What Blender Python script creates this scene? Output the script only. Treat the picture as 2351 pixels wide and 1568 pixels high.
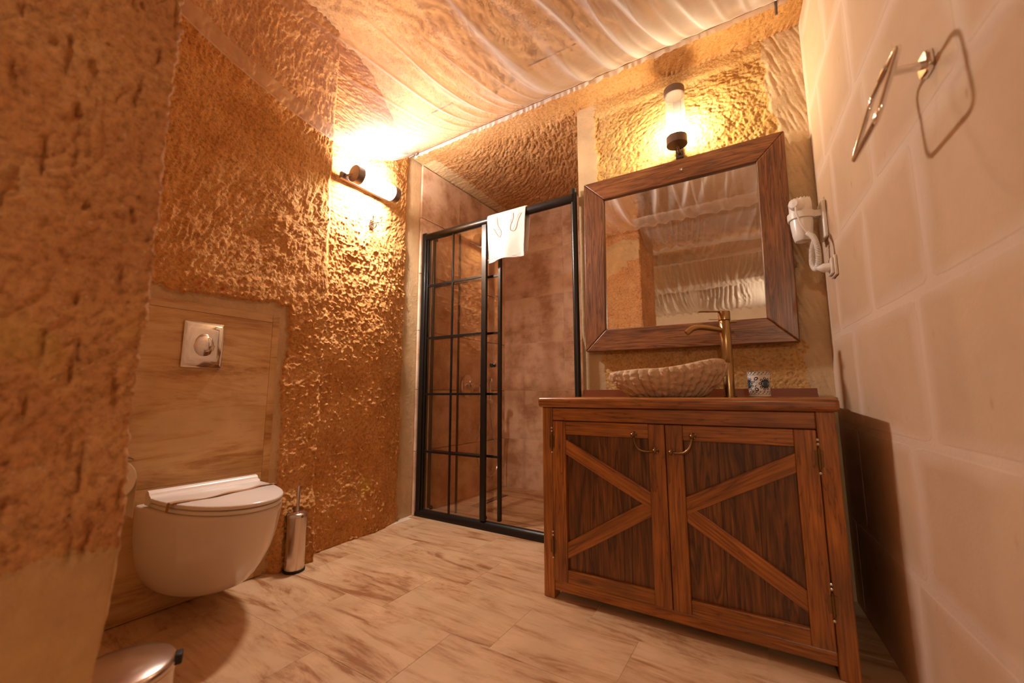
import bpy, bmesh, math, random
import numpy as np
from mathutils import Vector, Matrix
for o in list(bpy.data.objects): bpy.data.objects.remove(o)
random.seed(7); rng = np.random.default_rng(7)
SC = bpy.context.scene; COL = SC.collection
PI = math.pi

# ------------------------------------------------------------------ camera
CAMR = ((0.8492, -0.0697, -0.5234), (0.5280, 0.1094, 0.8422), (-0.0014, -0.9916, 0.1297))  # columns: right, down, forward
cam_d = bpy.data.cameras.new('camera'); cam = bpy.data.objects.new('camera', cam_d); COL.objects.link(cam)
cam_d.sensor_width = 36.0; cam_d.lens = 941.0/2351*36.0; cam_d.clip_start = .02
m = Matrix.Identity(4)
for i in range(3):
    m[i][0] = CAMR[i][0]; m[i][1] = -CAMR[i][1]; m[i][2] = -CAMR[i][2]
q = m.to_3x3().to_quaternion().normalized()
m = q.to_matrix().to_4x4(); m.translation = (0, 0, .86); cam.matrix_world = m
cam_d.dof.use_dof = True; cam_d.dof.focus_distance = 2.25; cam_d.dof.aperture_fstop = 1.8
SC.camera = cam

# ------------------------------------------------------------------ world and exposure
W = bpy.data.worlds.new('world'); SC.world = W; W.use_nodes = True
W.node_tree.nodes['Background'].inputs[0].default_value = (1.0, .82, .62, 1)
W.node_tree.nodes['Background'].inputs[1].default_value = .006
SC.view_settings.view_transform = 'Standard'; SC.view_settings.look = 'None'
SC.view_settings.gamma = 1.0; SC.view_settings.use_curve_mapping = False
SC.view_settings.exposure = -.76
cy = SC.cycles
cy.max_bounces = 5; cy.diffuse_bounces = 4; cy.glossy_bounces = 4; cy.transmission_bounces = 3; cy.transparent_max_bounces = 10
cy.caustics_reflective = False; cy.caustics_refractive = False; cy.use_adaptive_sampling = True; cy.adaptive_threshold = .03; cy.use_light_tree = False; W.cycles.sampling_method = 'NONE'
SCONCE_LEFT = (265.0, (1.0, .945, .92))      # lamp on the left wall: strength, colour
SCONCE_MIRROR = (110.0, (1.0, .83, .57))    # lamp over the mirror
REAR_FILL = (190.0, (1.0, .82, .62))      # added fill lamps, unseen, behind the camera

# ------------------------------------------------------------------ noise
def perlin(x, y, seed=0):
    x = np.asarray(x, float); y = np.asarray(y, float)
    xi = np.floor(x).astype(np.int64); yi = np.floor(y).astype(np.int64)
    xf = x-xi; yf = y-yi
    def g(ix, iy):
        h = (ix*374761393 + iy*668265263 + seed*974634777) & 0x7fffffff
        h = ((h ^ (h >> 13))*1274126177) & 0x7fffffff
        a = (h ^ (h >> 16)) % 3600/3600.0*2*PI
        return np.cos(a), np.sin(a)
    u = xf*xf*xf*(xf*(xf*6-15)+10); v = yf*yf*yf*(yf*(yf*6-15)+10)
    def d(ox, oy):
        gx, gy = g(xi+ox, yi+oy); return gx*(xf-ox)+gy*(yf-oy)
    a = d(0, 0); b = d(1, 0); c = d(0, 1); e = d(1, 1)
    return (a+(b-a)*u)+((c+(e-c)*u)-(a+(b-a)*u))*v
def sm(a, b, x):
    t = np.clip((x-a)/(b-a), 0, 1); return t*t*(3-2*t)
def chisel(u, v, ang, L=.06, Wd=.017, seed=0):
    "pick marks: short strokes along ang, with sharp lower edges"
    a = ang + perlin(u/.45, v/.45, seed+9)*.9
    c, s = np.cos(a), np.sin(a)
    p = u*c+v*s; q = -u*s+v*c
    q = q + perlin(u/.12, v/.12, seed+3)*.02
    n1 = perlin(p/L, q/Wd, seed); n2 = perlin(p/(L*.45), q/(Wd*.7), seed+1)
    n3 = perlin(u/.011, v/.011, seed+2)
    n1 = np.sign(n1)*np.abs(n1)**.75
    return n1*.0085+n2*.0055+n3*.0016

def picks(u, v, ang, L=.027, Wd=.0078, depth=.007, seed=0, dens=1.0):
    "carve overlapping pick marks into a regular grid (u along columns, v along rows); ang(u,v) gives the stroke direction"
    r = np.random.default_rng(seed); h = np.zeros((len(v), len(u)))
    du, dv = u[1]-u[0], v[1]-v[0]; n = int((u[-1]-u[0])*(v[-1]-v[0])/(L*1.5*Wd*1.7)*dens)
    pu = r.uniform(u[0], u[-1], n); pv = r.uniform(v[0], v[-1], n); pa = ang(pu, pv)+r.normal(0, .16, n)
    pl = L*r.uniform(.7, 1.45, n); pw = Wd*r.uniform(.7, 1.5, n); pd = depth*r.uniform(.35, 1.25, n)
    iu = ((pu-u[0])/du).astype(int); iv = ((pv-v[0])/dv).astype(int)
    for k in range(n):
        m = int(max(pl[k]*1.15, pw[k]*1.6)/min(du, dv))+1
        a0, a1, b0, b1 = max(iu[k]-m, 0), min(iu[k]+m+1, len(u)), max(iv[k]-m, 0), min(iv[k]+m+1, len(v))
        U = u[a0:a1][None, :]-pu[k]; V = v[b0:b1][:, None]-pv[k]
        c, s = math.cos(pa[k]), math.sin(pa[k]); P_ = U*c+V*s; Q_ = -U*s+V*c
        al = 1-(P_/pl[k])**2; q_ = Q_/pw[k]
        pr = np.where(q_ < .55, (q_+1)/1.55, (1-q_)/.45)
        val = -pd[k]*np.clip(al, 0, 1)**.5*np.clip(pr, 0, 1)
        h[b0:b1, a0:a1] = np.minimum(h[b0:b1, a0:a1], val)
    return h+depth*.45
# ------------------------------------------------------------------ materials
def mat(name):
    m = bpy.data.materials.new(name); m.use_nodes = True
    nt = m.node_tree; b = nt.nodes['Principled BSDF']
    return m, nt, b
def N(nt, t, **kw):
    n = nt.nodes.new(t)
    for k, v in kw.items():
        if k in n.inputs.keys() if hasattr(n.inputs, 'keys') else False: n.inputs[k].default_value = v
        else: setattr(n, k, v)
    return n
def ramp(nt, stops, inter='LINEAR'):
    r = nt.nodes.new('ShaderNodeValToRGB'); r.color_ramp.interpolation = inter
    el = r.color_ramp.elements
    while len(el) < len(stops): el.new(.5)
    for e, (p, c) in zip(el, stops): e.position = p; e.color = (*c, 1) if len(c) == 3 else c
    return r
def coords(nt, scale=(1, 1, 1), rand=True, src='Object'):
    tc = nt.nodes.new('ShaderNodeTexCoord'); mp = nt.nodes.new('ShaderNodeMapping')
    mp.inputs['Scale'].default_value = scale
    nt.links.new(tc.outputs[src], mp.inputs['Vector'])
    if rand:
        oi = nt.nodes.new('ShaderNodeObjectInfo'); mu = nt.nodes.new('ShaderNodeVectorMath'); mu.operation = 'SCALE'
        cmb = nt.nodes.new('ShaderNodeCombineXYZ')
        for i, k in enumerate((37., 91., 53.)):
            mm = nt.nodes.new('ShaderNodeMath'); mm.operation = 'MULTIPLY'; mm.inputs[1].default_value = k
            nt.links.new(oi.outputs['Random'], mm.inputs[0]); nt.links.new(mm.outputs[0], cmb.inputs[i])
        nt.links.new(cmb.outputs[0], mp.inputs['Location'])
    return mp.outputs['Vector']
def noise(nt, vec, scale, detail=4, rough=.55, dist=0.):
    n = nt.nodes.new('ShaderNodeTexNoise'); n.inputs['Scale'].default_value = scale
    n.inputs['Detail'].default_value = detail; n.inputs['Roughness'].default_value = rough; n.inputs['Distortion'].default_value = dist
    nt.links.new(vec, n.inputs['Vector']); return n.outputs['Fac']
def mixc(nt, fac, a, b, mode='MIX'):
    n = nt.nodes.new('ShaderNodeMix'); n.data_type = 'RGBA'; n.blend_type = mode
    for idx, v in ((6, a), (7, b)):
        if isinstance(v, tuple): n.inputs[idx].default_value = (*v, 1)
        else: nt.links.new(v, n.inputs[idx])
    if isinstance(fac, (int, float)): n.inputs[0].default_value = fac
    else: nt.links.new(fac, n.inputs[0])
    return n.outputs[2]
def math_(nt, op, a, b=None, clamp=False):
    n = nt.nodes.new('ShaderNodeMath'); n.operation = op; n.use_clamp = clamp
    for i, v in enumerate((a, b)):
        if v is None: continue
        if isinstance(v, (int, float)): n.inputs[i].default_value = v
        else: nt.links.new(v, n.inputs[i])
    return n.outputs[0]
def bump(nt, b, h, strength=.4, dist=.01):
    n = nt.nodes.new('ShaderNodeBump'); n.inputs['Strength'].default_value = strength; n.inputs['Distance'].default_value = dist
    nt.links.new(h, n.inputs['Height']); nt.links.new(n.outputs[0], b.inputs['Normal']); return n
M = {}
def simple(name, col, rough=.5, metal=0., coat=0., spec=None):
    m, nt, b = mat(name); b.inputs['Base Color'].default_value = (*col, 1); b.inputs['Roughness'].default_value = rough
    b.inputs['Metallic'].default_value = metal; b.inputs['Coat Weight'].default_value = coat
    if spec is not None: b.inputs['Specular IOR Level'].default_value = spec
    M[name] = m; return m
# rock: vertex colours hold plaster (r), ochre (g) and red paint (b) patches
def rock(name, c0, c1, c2, plaster=(.62, .42, .23), bs=.55):
    m, nt, b = mat(name); v = coords(nt, rand=False)
    n1 = noise(nt, v, 5, 4, .6); n2 = noise(nt, v, 75, 4, .7)
    r1 = ramp(nt, [(.3, c0), (.52, c1), (.72, c2)]); nt.links.new(n1, r1.inputs[0])
    r2 = ramp(nt, [(.3, (.62, .55, .5)), (.5, (1, 1, 1)), (.75, (1.25, 1.22, 1.15))]); nt.links.new(n2, r2.inputs[0])
    col = mixc(nt, 1.0, r1.outputs[0], r2.outputs[0], 'MULTIPLY')
    vo = nt.nodes.new('ShaderNodeTexVoronoi'); vo.inputs['Scale'].default_value = 38; nt.links.new(v, vo.inputs['Vector'])
    fl = ramp(nt, [(.02, (1, 1, 1)), (.16, (0, 0, 0))]); nt.links.new(vo.outputs['Distance'], fl.inputs[0])
    col = mixc(nt, math_(nt, 'MULTIPLY', fl.outputs[0], .45), col, (.80, .62, .42))
    at = nt.nodes.new('ShaderNodeAttribute'); at.attribute_name = 'patch'
    sp = nt.nodes.new('ShaderNodeSeparateColor'); nt.links.new(at.outputs['Color'], sp.inputs[0])
    pn = ramp(nt, [(.35, tuple(x*.86 for x in plaster)), (.65, tuple(x*1.1 for x in plaster))]); nt.links.new(n1, pn.inputs[0])
    edge = math_(nt, 'ADD', sp.outputs[0], math_(nt, 'MULTIPLY', math_(nt, 'SUBTRACT', n2, .5), .9))
    em = ramp(nt, [(.45, (0, 0, 0)), (.55, (1, 1, 1))]); nt.links.new(edge, em.inputs[0])
    col = mixc(nt, math_(nt, 'MULTIPLY', sp.outputs[1], .75), col, (.58, .36, .07))
    col = mixc(nt, math_(nt, 'MULTIPLY', sp.outputs[2], .8), col, (.45, .05, .02))
    col = mixc(nt, em.outputs[0], col, pn.outputs[0])
    nt.links.new(col, b.inputs['Base Color']); b.inputs['Roughness'].default_value = .92; b.inputs['Specular IOR Level'].default_value = .15
    hgt = math_(nt, 'MULTIPLY', n2, math_(nt, 'SUBTRACT', 1.0, math_(nt, 'MULTIPLY', sp.outputs[0], .7)))
    bump(nt, b, hgt, bs, .02)
    M[name] = m
rock('rock', (.52, .235, .070), (.64, .31, .105), (.72, .39, .155))
rock('rock_ochre', (.55, .31, .11), (.64, .39, .16), (.70, .46, .21), plaster=(.62, .45, .27))
rock('rock_pillar', (.50, .23, .095), (.60, .30, .125), (.66, .37, .165), plaster=(.60, .38, .18), bs=.5)
rock('rock_ceiling', (.52, .25, .095), (.60, .315, .13), (.67, .385, .18), plaster=(.70, .48, .26))
def plaster(name, c0, c1, spots=True, streak=0.):
    m, nt, b = mat(name); v = coords(nt, rand=True)
    n1 = noise(nt, v, 3.5, 4, .6); n2 = noise(nt, v, 120, 2, .6)
    r = ramp(nt, [(.35, c0), (.65, c1)]); nt.links.new(n1, r.inputs[0]); col = r.outputs[0]
    if spots:
        vs = coords(nt, (1, 1, .45), True)
        vo = nt.nodes.new('ShaderNodeTexVoronoi'); vo.inputs['Scale'].default_value = 26; nt.links.new(vs, vo.inputs['Vector'])
        s = ramp(nt, [(.05, (1, 1, 1)), (.2, (0, 0, 0))]); nt.links.new(vo.outputs['Distance'], s.inputs[0])
        gate = ramp(nt, [(.52, (0, 0, 0)), (.66, (1, 1, 1))]); nt.links.new(noise(nt, v, 9, 2), gate.inputs[0])
        f = math_(nt, 'MULTIPLY', math_(nt, 'MULTIPLY', s.outputs[0], gate.outputs[0]), .5)
        col = mixc(nt, f, col, (.36, .18, .08))
    nt.links.new(col, b.inputs['Base Color']); b.inputs['Roughness'].default_value = .85; b.inputs['Specular IOR Level'].default_value = .2
    bump(nt, b, n2, .12, .01)
    M[name] = m
plaster('block', (.54, .365, .23), (.60, .415, .27))
nt = M['block'].node_tree; b = nt.nodes['Principled BSDF']; old = b.inputs['Base Color'].links[0].from_socket
tc = nt.nodes.new('ShaderNodeTexCoord'); sx = nt.nodes.new('ShaderNodeSeparateXYZ'); nt.links.new(tc.outputs['Generated'], sx.inputs[0])
ed = None
for ch, k in ((0, 8.), (2, 6.5)):
    d_ = math_(nt, 'MULTIPLY', math_(nt, 'SUBTRACT', .5, math_(nt, 'ABSOLUTE', math_(nt, 'SUBTRACT', sx.outputs[ch], .5))), k)
    ed = d_ if ed is None else math_(nt, 'MINIMUM', ed, d_)
ed = math_(nt, 'ADD', ed, math_(nt, 'MULTIPLY', math_(nt, 'SUBTRACT', noise(nt, coords(nt), 7, 4), .5), 1.6))
er = ramp(nt, [(.1, (1, 1, 1)), (.75, (0, 0, 0))]); nt.links.new(ed, er.inputs[0])
nt.links.new(mixc(nt, math_(nt, 'MULTIPLY', er.outputs[0], .85), old, (.645, .475, .35)), b.inputs['Base Color'])
plaster('mortar', (.62, .455, .335), (.67, .50, .375), False)
plaster('room_plaster', (.70, .56, .42), (.78, .64, .50), False)
def travertine(name, c0, c1, c2, stretch=(1.6, 16, 16), rough=.35, cloudy=0.):
    m, nt, b = mat(name); v = coords(nt, stretch); vb = coords(nt, (3, 3, 3))
    n1 = noise(nt, v, 1.0, 9, .72, 1.1); n2 = noise(nt, v, 4.0, 4, .6, .3); n3 = noise(nt, vb, 1.6, 6, .6)
    f = math_(nt, 'ADD', math_(nt, 'MULTIPLY', n1, .75), math_(nt, 'MULTIPLY', n2, .25))
    if cloudy: f = math_(nt, 'ADD', math_(nt, 'MULTIPLY', f, 1-cloudy), math_(nt, 'MULTIPLY', n3, cloudy))
    r = ramp(nt, [(.40, c0), (.465, c1), (.54, c2), (.8, tuple(min(1, x*1.05) for x in c2))]); nt.links.new(f, r.inputs[0])
    r3 = ramp(nt, [(.3, (.86, .83, .8)), (.7, (1.08, 1.06, 1.05))]); nt.links.new(n3, r3.inputs[0])
    col = mixc(nt, 1., r.outputs[0], r3.outputs[0], 'MULTIPLY')
    vh = coords(nt, tuple(x*9 for x in (stretch if not cloudy else (2, 2, 2))))
    vo = nt.nodes.new('ShaderNodeTexVoronoi'); vo.inputs['Scale'].default_value = 1.4 if not cloudy else 3.5; nt.links.new(vh, vo.inputs['Vector'])
    s = ramp(nt, [(.05, (1, 1, 1)), (.2, (0, 0, 0))]); nt.links.new(vo.outputs['Distance'], s.inputs[0])
    gate = ramp(nt, [(.55, (0, 0, 0)), (.68, (1, 1, 1))]); nt.links.new(noise(nt, vb, 2.2, 3), gate.inputs[0])
    pf = math_(nt, 'MULTIPLY', math_(nt, 'MULTIPLY', s.outputs[0], gate.outputs[0]), .55)
    col = mixc(nt, pf, col, tuple(min(1, x*1.25) for x in c2) if cloudy else tuple(x*.6 for x in c0))
    nt.links.new(col, b.inputs['Base Color']); b.inputs['Roughness'].default_value = rough
    M[name] = m
travertine('floor_stone', (.35, .16, .065), (.57, .345, .185), (.67, .445, .26), stretch=(1.5, 7.5, 7.5))
travertine('panel_stone', (.38, .18, .055), (.53, .30, .11), (.61, .38, .165), stretch=(9, 1.3, 9), rough=.4)
travertine('shower_stone', (.56, .34, .205), (.70, .47, .32), (.80, .60, .44), rough=.38, cloudy=.75)
def wood(name, c0, c1, c2, rough=.38, coat=.25, sc=1.):
    m, nt, b = mat(name); v = coords(nt, (1.1*sc, 15*sc, 15*sc))
    n1 = noise(nt, v, 1.3, 3, .55, 1.1); vf = coords(nt, (6, 150, 150)); n2 = noise(nt, vf, 1.0, 4, .6)
    rings = math_(nt, 'FRACT', math_(nt, 'MULTIPLY', n1, 5.0))
    rr = ramp(nt, [(0., c1), (.55, c2), (.86, c1), (1., c0)]); nt.links.new(rings, rr.inputs[0])
    big = noise(nt, coords(nt, (1.5, 3, 3)), 2.0, 3)
    rb = ramp(nt, [(.3, (.62, .58, .55)), (.7, (1.15, 1.12, 1.1))]); nt.links.new(big, rb.inputs[0])
    col = mixc(nt, 1., rr.outputs[0], rb.outputs[0], 'MULTIPLY')
    rf = ramp(nt, [(.35, (.60, .55, .52)), (.65, (1.15, 1.15, 1.15))]); nt.links.new(n2, rf.inputs[0])
    col = mixc(nt, 1., col, rf.outputs[0], 'MULTIPLY')
    vk = coords(nt, (2.0, 9, 9)); vo = nt.nodes.new('ShaderNodeTexVoronoi'); vo.inputs['Scale'].default_value = .9; nt.links.new(vk, vo.inputs['Vector'])
    kn = ramp(nt, [(.03, (1, 1, 1)), (.12, (0, 0, 0))]); nt.links.new(vo.outputs['Distance'], kn.inputs[0])
    col = mixc(nt, math_(nt, 'MULTIPLY', kn.outputs[0], .75), col, tuple(x*.3 for x in c0))
    nt.links.new(col, b.inputs['Base Color']); b.inputs['Roughness'].default_value = rough; b.inputs['Coat Weight'].default_value = coat; b.inputs['Coat Roughness'].default_value = .25
    bump(nt, b, n2, .10, .006)
    M[name] = m
wood('wood_vanity', (.20, .060, .010), (.36, .125, .020), (.43, .165, .030))
wood('wood_panel', (.055, .017, .004), (.11, .036, .007), (.24, .088, .018))
wood('wood_top', (.20, .064, .014), (.34, .115, .024), (.42, .155, .034), rough=.26, coat=.5)
wood('wood_mirror', (.10, .034, .010), (.20, .072, .020), (.30, .120, .038), rough=.45, sc=1.5)
simple('ceramic', (.76, .64, .54), .12, 0, .3)
simple('lid_plastic', (.80, .70, .62), .22)
simple('chrome', (.85, .80, .76), .10, 1.)
simple('steel', (.72, .62, .56), .22, 1.)
simple('brass', (.42, .27, .12), .28, 1.)
simple('antique_brass', (.20, .11, .045), .32, 1.)
simple('bronze_metal', (.15, .10, .078), .42, .45)
simple('black_metal', (.012, .010, .009), .32, .2)
simple('rubber', (.012, .010, .01), .6)
simple('white_plastic', (.82, .76, .70), .28)
simple('socket_plastic', (.70, .58, .47), .4)
simple('terracotta', (.20, .052, .014), .45)
simple('paper', (.82, .68, .50), .9)
simple('strip_paper', (.40, .19, .07), .8)
simple('cup_white', (.82, .74, .66), .15, 0, .5)
simple('cup_navy', (.010, .012, .035), .2, 0, .5)
simple('cup_teal', (.018, .085, .13), .2, 0, .5)
simple('drain_metal', (.16, .12, .10), .35, .8)
simple('grout', (.74, .58, .43), .9)
simple('screw_metal', (.75, .7, .65), .2, 1.)
# towelling
m, nt, b = mat('towel'); v = coords(nt, rand=False); b.inputs['Base Color'].default_value = (.82, .72, .66, 1); b.inputs['Roughness'].default_value = 1
bump(nt, b, noise(nt, v, 420, 3), .5, .004); M['towel'] = m
# carved basin stone
m, nt, b = mat('basin_stone'); v = coords(nt, rand=False); n1 = noise(nt, v, 14, 6, .65); n2 = noise(nt, v, 110, 5, .65)
r = ramp(nt, [(.3, (.48, .30, .17)), (.55, (.64, .44, .28)), (.75, (.70, .52, .36))]); nt.links.new(n1, r.inputs[0]); nt.links.new(r.outputs[0], b.inputs['Base Color'])
b.inputs['Roughness'].default_value = .85; bump(nt, b, n2, .5, .01); M['basin_stone'] = m
# clear / tinted thin glass
def glass(name, tint, gl=1.0, ior=1.5):
    m, nt, b = mat(name); nt.nodes.remove(b); out = nt.nodes['Material Output']
    tr = nt.nodes.new('ShaderNodeBsdfTransparent'); tr.inputs[0].default_value = (*tint, 1)
    g = nt.nodes.new('ShaderNodeBsdfGlossy'); g.inputs['Roughness'].default_value = .0; g.inputs[0].default_value = (gl, gl, gl, 1)
    fr = nt.nodes.new('ShaderNodeFresnel'); ge = nt.nodes.new('ShaderNodeNewGeometry')
    io = math_(nt, 'ADD', ior, math_(nt, 'MULTIPLY', ge.outputs['Backfacing'], 1/ior-ior)); nt.links.new(io, fr.inputs[0])   # thin sheet: same reflectance from both faces
    mx = nt.nodes.new('ShaderNodeMixShader'); nt.links.new(fr.outputs[0], mx.inputs[0]); nt.links.new(tr.outputs[0], mx.inputs[1]); nt.links.new(g.outputs[0], mx.inputs[2])
    nt.links.new(mx.outputs[0], out.inputs[0]); M[name] = m
glass('glass_bronze', (.955, .915, .88), ior=1.8); glass('glass_lamp', (.97, .95, .92), ior=1.45)
nt = M['glass_lamp'].node_tree; out = nt.nodes['Material Output']; old = out.inputs[0].links[0].from_socket
df = nt.nodes.new('ShaderNodeBsdfDiffuse'); df.inputs[0].default_value = (.9, .87, .82, 1); mx = nt.nodes.new('ShaderNodeMixShader'); mx.inputs[0].default_value = .10
nt.links.new(old, mx.inputs[1]); nt.links.new(df.outputs[0], mx.inputs[2]); nt.links.new(mx.outputs[0], out.inputs[0])
# mirror silver
m, nt, b = mat('mirror_glass'); b.inputs['Base Color'].default_value = (.93, .90, .86, 1); b.inputs['Metallic'].default_value = 1; b.inputs['Roughness'].default_value = .0; M['mirror_glass'] = m
# sheer cloth
def sheer(name, col, op0, op1):
    m, nt, b = mat(name); nt.nodes.remove(b); out = nt.nodes['Material Output']
    d = nt.nodes.new('ShaderNodeBsdfDiffuse'); d.inputs[0].default_value = (*col, 1)
    t = nt.nodes.new('ShaderNodeBsdfTranslucent'); t.inputs[0].default_value = (*col, 1)
    a = nt.nodes.new('ShaderNodeMixShader'); a.inputs[0].default_value = .45; nt.links.new(d.outputs[0], a.inputs[1]); nt.links.new(t.outputs[0], a.inputs[2])
    tr = nt.nodes.new('ShaderNodeBsdfTransparent'); tr.inputs[0].default_value = (1, .985, .97, 1)
    at = nt.nodes.new('ShaderNodeAttribute'); at.attribute_name = 'weave'
    v = coords(nt, rand=False); n = noise(nt, v, 30, 3)
    f = math_(nt, 'ADD', math_(nt, 'MULTIPLY', at.outputs['Fac'], op1-op0), op0)
    f = math_(nt, 'ADD', f, math_(nt, 'MULTIPLY', math_(nt, 'SUBTRACT', n, .5), .10), True)
    mx = nt.nodes.new('ShaderNodeMixShader'); nt.links.new(f, mx.inputs[0]); nt.links.new(tr.outputs[0], mx.inputs[1]); nt.links.new(a.outputs[0], mx.inputs[2])
    nt.links.new(mx.outputs[0], out.inputs[0]); M[name] = m
sheer('sheer', (.86, .80, .75), .26, .97)
def emit(name, col, s):
    m, nt, b = mat(name); nt.nodes.remove(b); e = nt.nodes.new('ShaderNodeEmission'); e.inputs[0].default_value = (*col, 1); e.inputs[1].default_value = s
    nt.links.new(e.outputs[0], nt.nodes['Material Output'].inputs[0]); M[name] = m
emit('bulb_left', SCONCE_LEFT[1], SCONCE_LEFT[0]*10); emit('bulb_mirror', SCONCE_MIRROR[1], SCONCE_MIRROR[0]*10); emit('bulb_fill', REAR_FILL[1], REAR_FILL[0]*10)

# ------------------------------------------------------------------ mesh helpers
class MB:
    def __init__(s): s.v = []; s.f = []
    def box(s, x0, x1, y0, y1, z0, z1, mtx=None):
        P = [(x0, y0, z0), (x1, y0, z0), (x1, y1, z0), (x0, y1, z0), (x0, y0, z1), (x1, y0, z1), (x1, y1, z1), (x0, y1, z1)]
        if mtx is not None: P = [tuple(mtx @ Vector(p)) for p in P]
        k = len(s.v); s.v += P
        s.f += [tuple(k+i for i in q) for q in ((0, 3, 2, 1), (4, 5, 6, 7), (0, 1, 5, 4), (1, 2, 6, 5), (2, 3, 7, 6), (3, 0, 4, 7))]
        return s
    def rings(s, rings, cap=True, closed=True):
        k = len(s.v); n = len(rings[0])
        for r in rings: s.v += [tuple(p) for p in r]
        for i in range(len(rings)-1):
            for j in range(n if closed else n-1):
                a = k+i*n+j; b_ = k+i*n+(j+1) % n; s.f.append((a, b_, b_+n, a+n))
        if cap and closed:
            s.f.append(tuple(k+j for j in reversed(range(n)))); s.f.append(tuple(k+(len(rings)-1)*n+j for j in range(n)))
        return s
    def tube(s, path, r, n=12, cap=True, closed_path=False):
        P = [Vector(p) for p in path]; R = r if isinstance(r, (list, tuple)) else [r]*len(P)
        rings = []; up = None
        for i, p in enumerate(P):
            if closed_path: t = (P[(i+1) % len(P)]-P[i-1])
            else: t = P[min(i+1, len(P)-1)]-P[max(i-1, 0)]
            t = t.normalized()
            if up is None: up = Vector((0, 0, 1)) if abs(t.z) < .9 else Vector((1, 0, 0))
            a = up-t*up.dot(t)
            if a.length < 1e-6: a = t.orthogonal()
            a.normalize(); up = a; b_ = t.cross(a)
            rings.append([p+(a*math.cos(2*PI*j/n)+b_*math.sin(2*PI*j/n))*R[i] for j in range(n)])
        if closed_path: rings.append(rings[0])
        return s.rings(rings, cap and not closed_path)
    def cyl(s, p0, p1, r, n=24, r1=None): return s.tube([p0, p1], [r, r if r1 is None else r1], n)
    def lathe(s, prof, org=(0, 0, 0), n=40, axis='z', rib=None, cap=False):
        rings = []
        for r, h in prof:
            ring = []
            for j in range(n):
                a = 2*PI*j/n; rr = r*(1+(rib(a) if rib else 0))
                c, d = rr*math.cos(a), rr*math.sin(a)
                p = {'z': (c, d, h), 'x': (h, c, d), 'y': (d, h, c)}[axis]
                ring.append((p[0]+org[0], p[1]+org[1], p[2]+org[2]))
            rings.append(ring)
        return s.rings(rings, cap)
    def build(s, name, material, parent=None, bevel=0, smooth=True, angle=40, mtx=None, seg=2, kind=None, label=None, cat=None, group=None, fix=True):
        me = bpy.data.meshes.new(name); me.from_pydata([tuple(p) for p in s.v], [], s.f); me.update()
        if fix:
            bm = bmesh.new(); bm.from_mesh(me); bmesh.ops.recalc_face_normals(bm, faces=bm.faces); bm.to_mesh(me); bm.free()
        me.materials.append(M[material])
        if smooth:
            for p in me.polygons: p.use_smooth = True
            me.set_sharp_from_angle(angle=math.radians(angle))
        o = bpy.data.objects.new(name, me); COL.objects.link(o)
        if parent is not None: o.parent = parent
        if mtx is not None: o.matrix_local = mtx
        if bevel:
            md = o.modifiers.new('bevel', 'BEVEL'); md.width = bevel; md.segments = seg; md.limit_method = 'ANGLE'; md.angle_limit = math.radians(40)
        return tag(o, label, cat, group, kind)
def tag(o, label=None, cat=None, group=None, kind=None):
    if label: o['label'] = label
    if cat: o['category'] = cat
    if group: o['group'] = group
    if kind: o['kind'] = kind
    return o
def thing(name, loc, label, cat, rz=0, group=None):
    o = bpy.data.objects.new(name, None); COL.objects.link(o); o.location = loc; o.rotation_euler = (0, 0, rz); o.empty_display_size = .05
    return tag(o, label, cat, group)
def T(x, y, z): return Matrix.Translation((x, y, z))
def local(parent):   # parts written in world coordinates under an empty
    return (T(*parent.location) @ parent.rotation_euler.to_matrix().to_4x4()).inverted()
def surf(name, material, X, Y, Z, patch=None, kind='structure', parent=None, weave=None, flip=False):
    "grid of positions (2-d arrays) to a smooth mesh"
    nr, nc = X.shape; me = bpy.data.meshes.new(name)
    V = np.stack([X, Y, Z], -1).reshape(-1, 3)
    i = np.arange(nr*nc).reshape(nr, nc); q = np.stack([i[:-1, :-1], i[:-1, 1:], i[1:, 1:], i[1:, :-1]], -1).reshape(-1, 4)
    if flip: q = q[:, ::-1]
    me.vertices.add(len(V)); me.vertices.foreach_set('co', V.ravel())
    me.loops.add(q.size); me.loops.foreach_set('vertex_index', q.ravel().astype(np.int32))
    me.polygons.add(len(q)); me.polygons.foreach_set('loop_start', (np.arange(len(q))*4).astype(np.int32)); me.polygons.foreach_set('loop_total', np.full(len(q), 4, np.int32))
    me.polygons.foreach_set('use_smooth', np.ones(len(q), bool)); me.update(calc_edges=True); me.validate()
    if patch is not None:
        a = me.color_attributes.new('patch', 'FLOAT_COLOR', 'POINT')
        c = np.concatenate([np.stack([np.broadcast_to(p, X.shape) for p in patch], -1).reshape(-1, 3), np.ones((nr*nc, 1))], 1)
        a.data.foreach_set('color', c.ravel().astype(np.float32))
    if weave is not None:
        a = me.attributes.new('weave', 'FLOAT', 'POINT'); a.data.foreach_set('value', weave.ravel().astype(np.float32))
    me.materials.append(M[material]); o = bpy.data.objects.new(name, me); COL.objects.link(o)
    if parent: o.parent = parent
    return tag(o, kind=kind)
def struct_box(name, material, *a, bevel=0):
    return MB().box(*a).build(name, material, bevel=bevel, smooth=False, kind='structure')

YB = 2.32                                     # front of the back wall
def xr(y): return .255+.075*(YB-y)            # right wall

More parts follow.
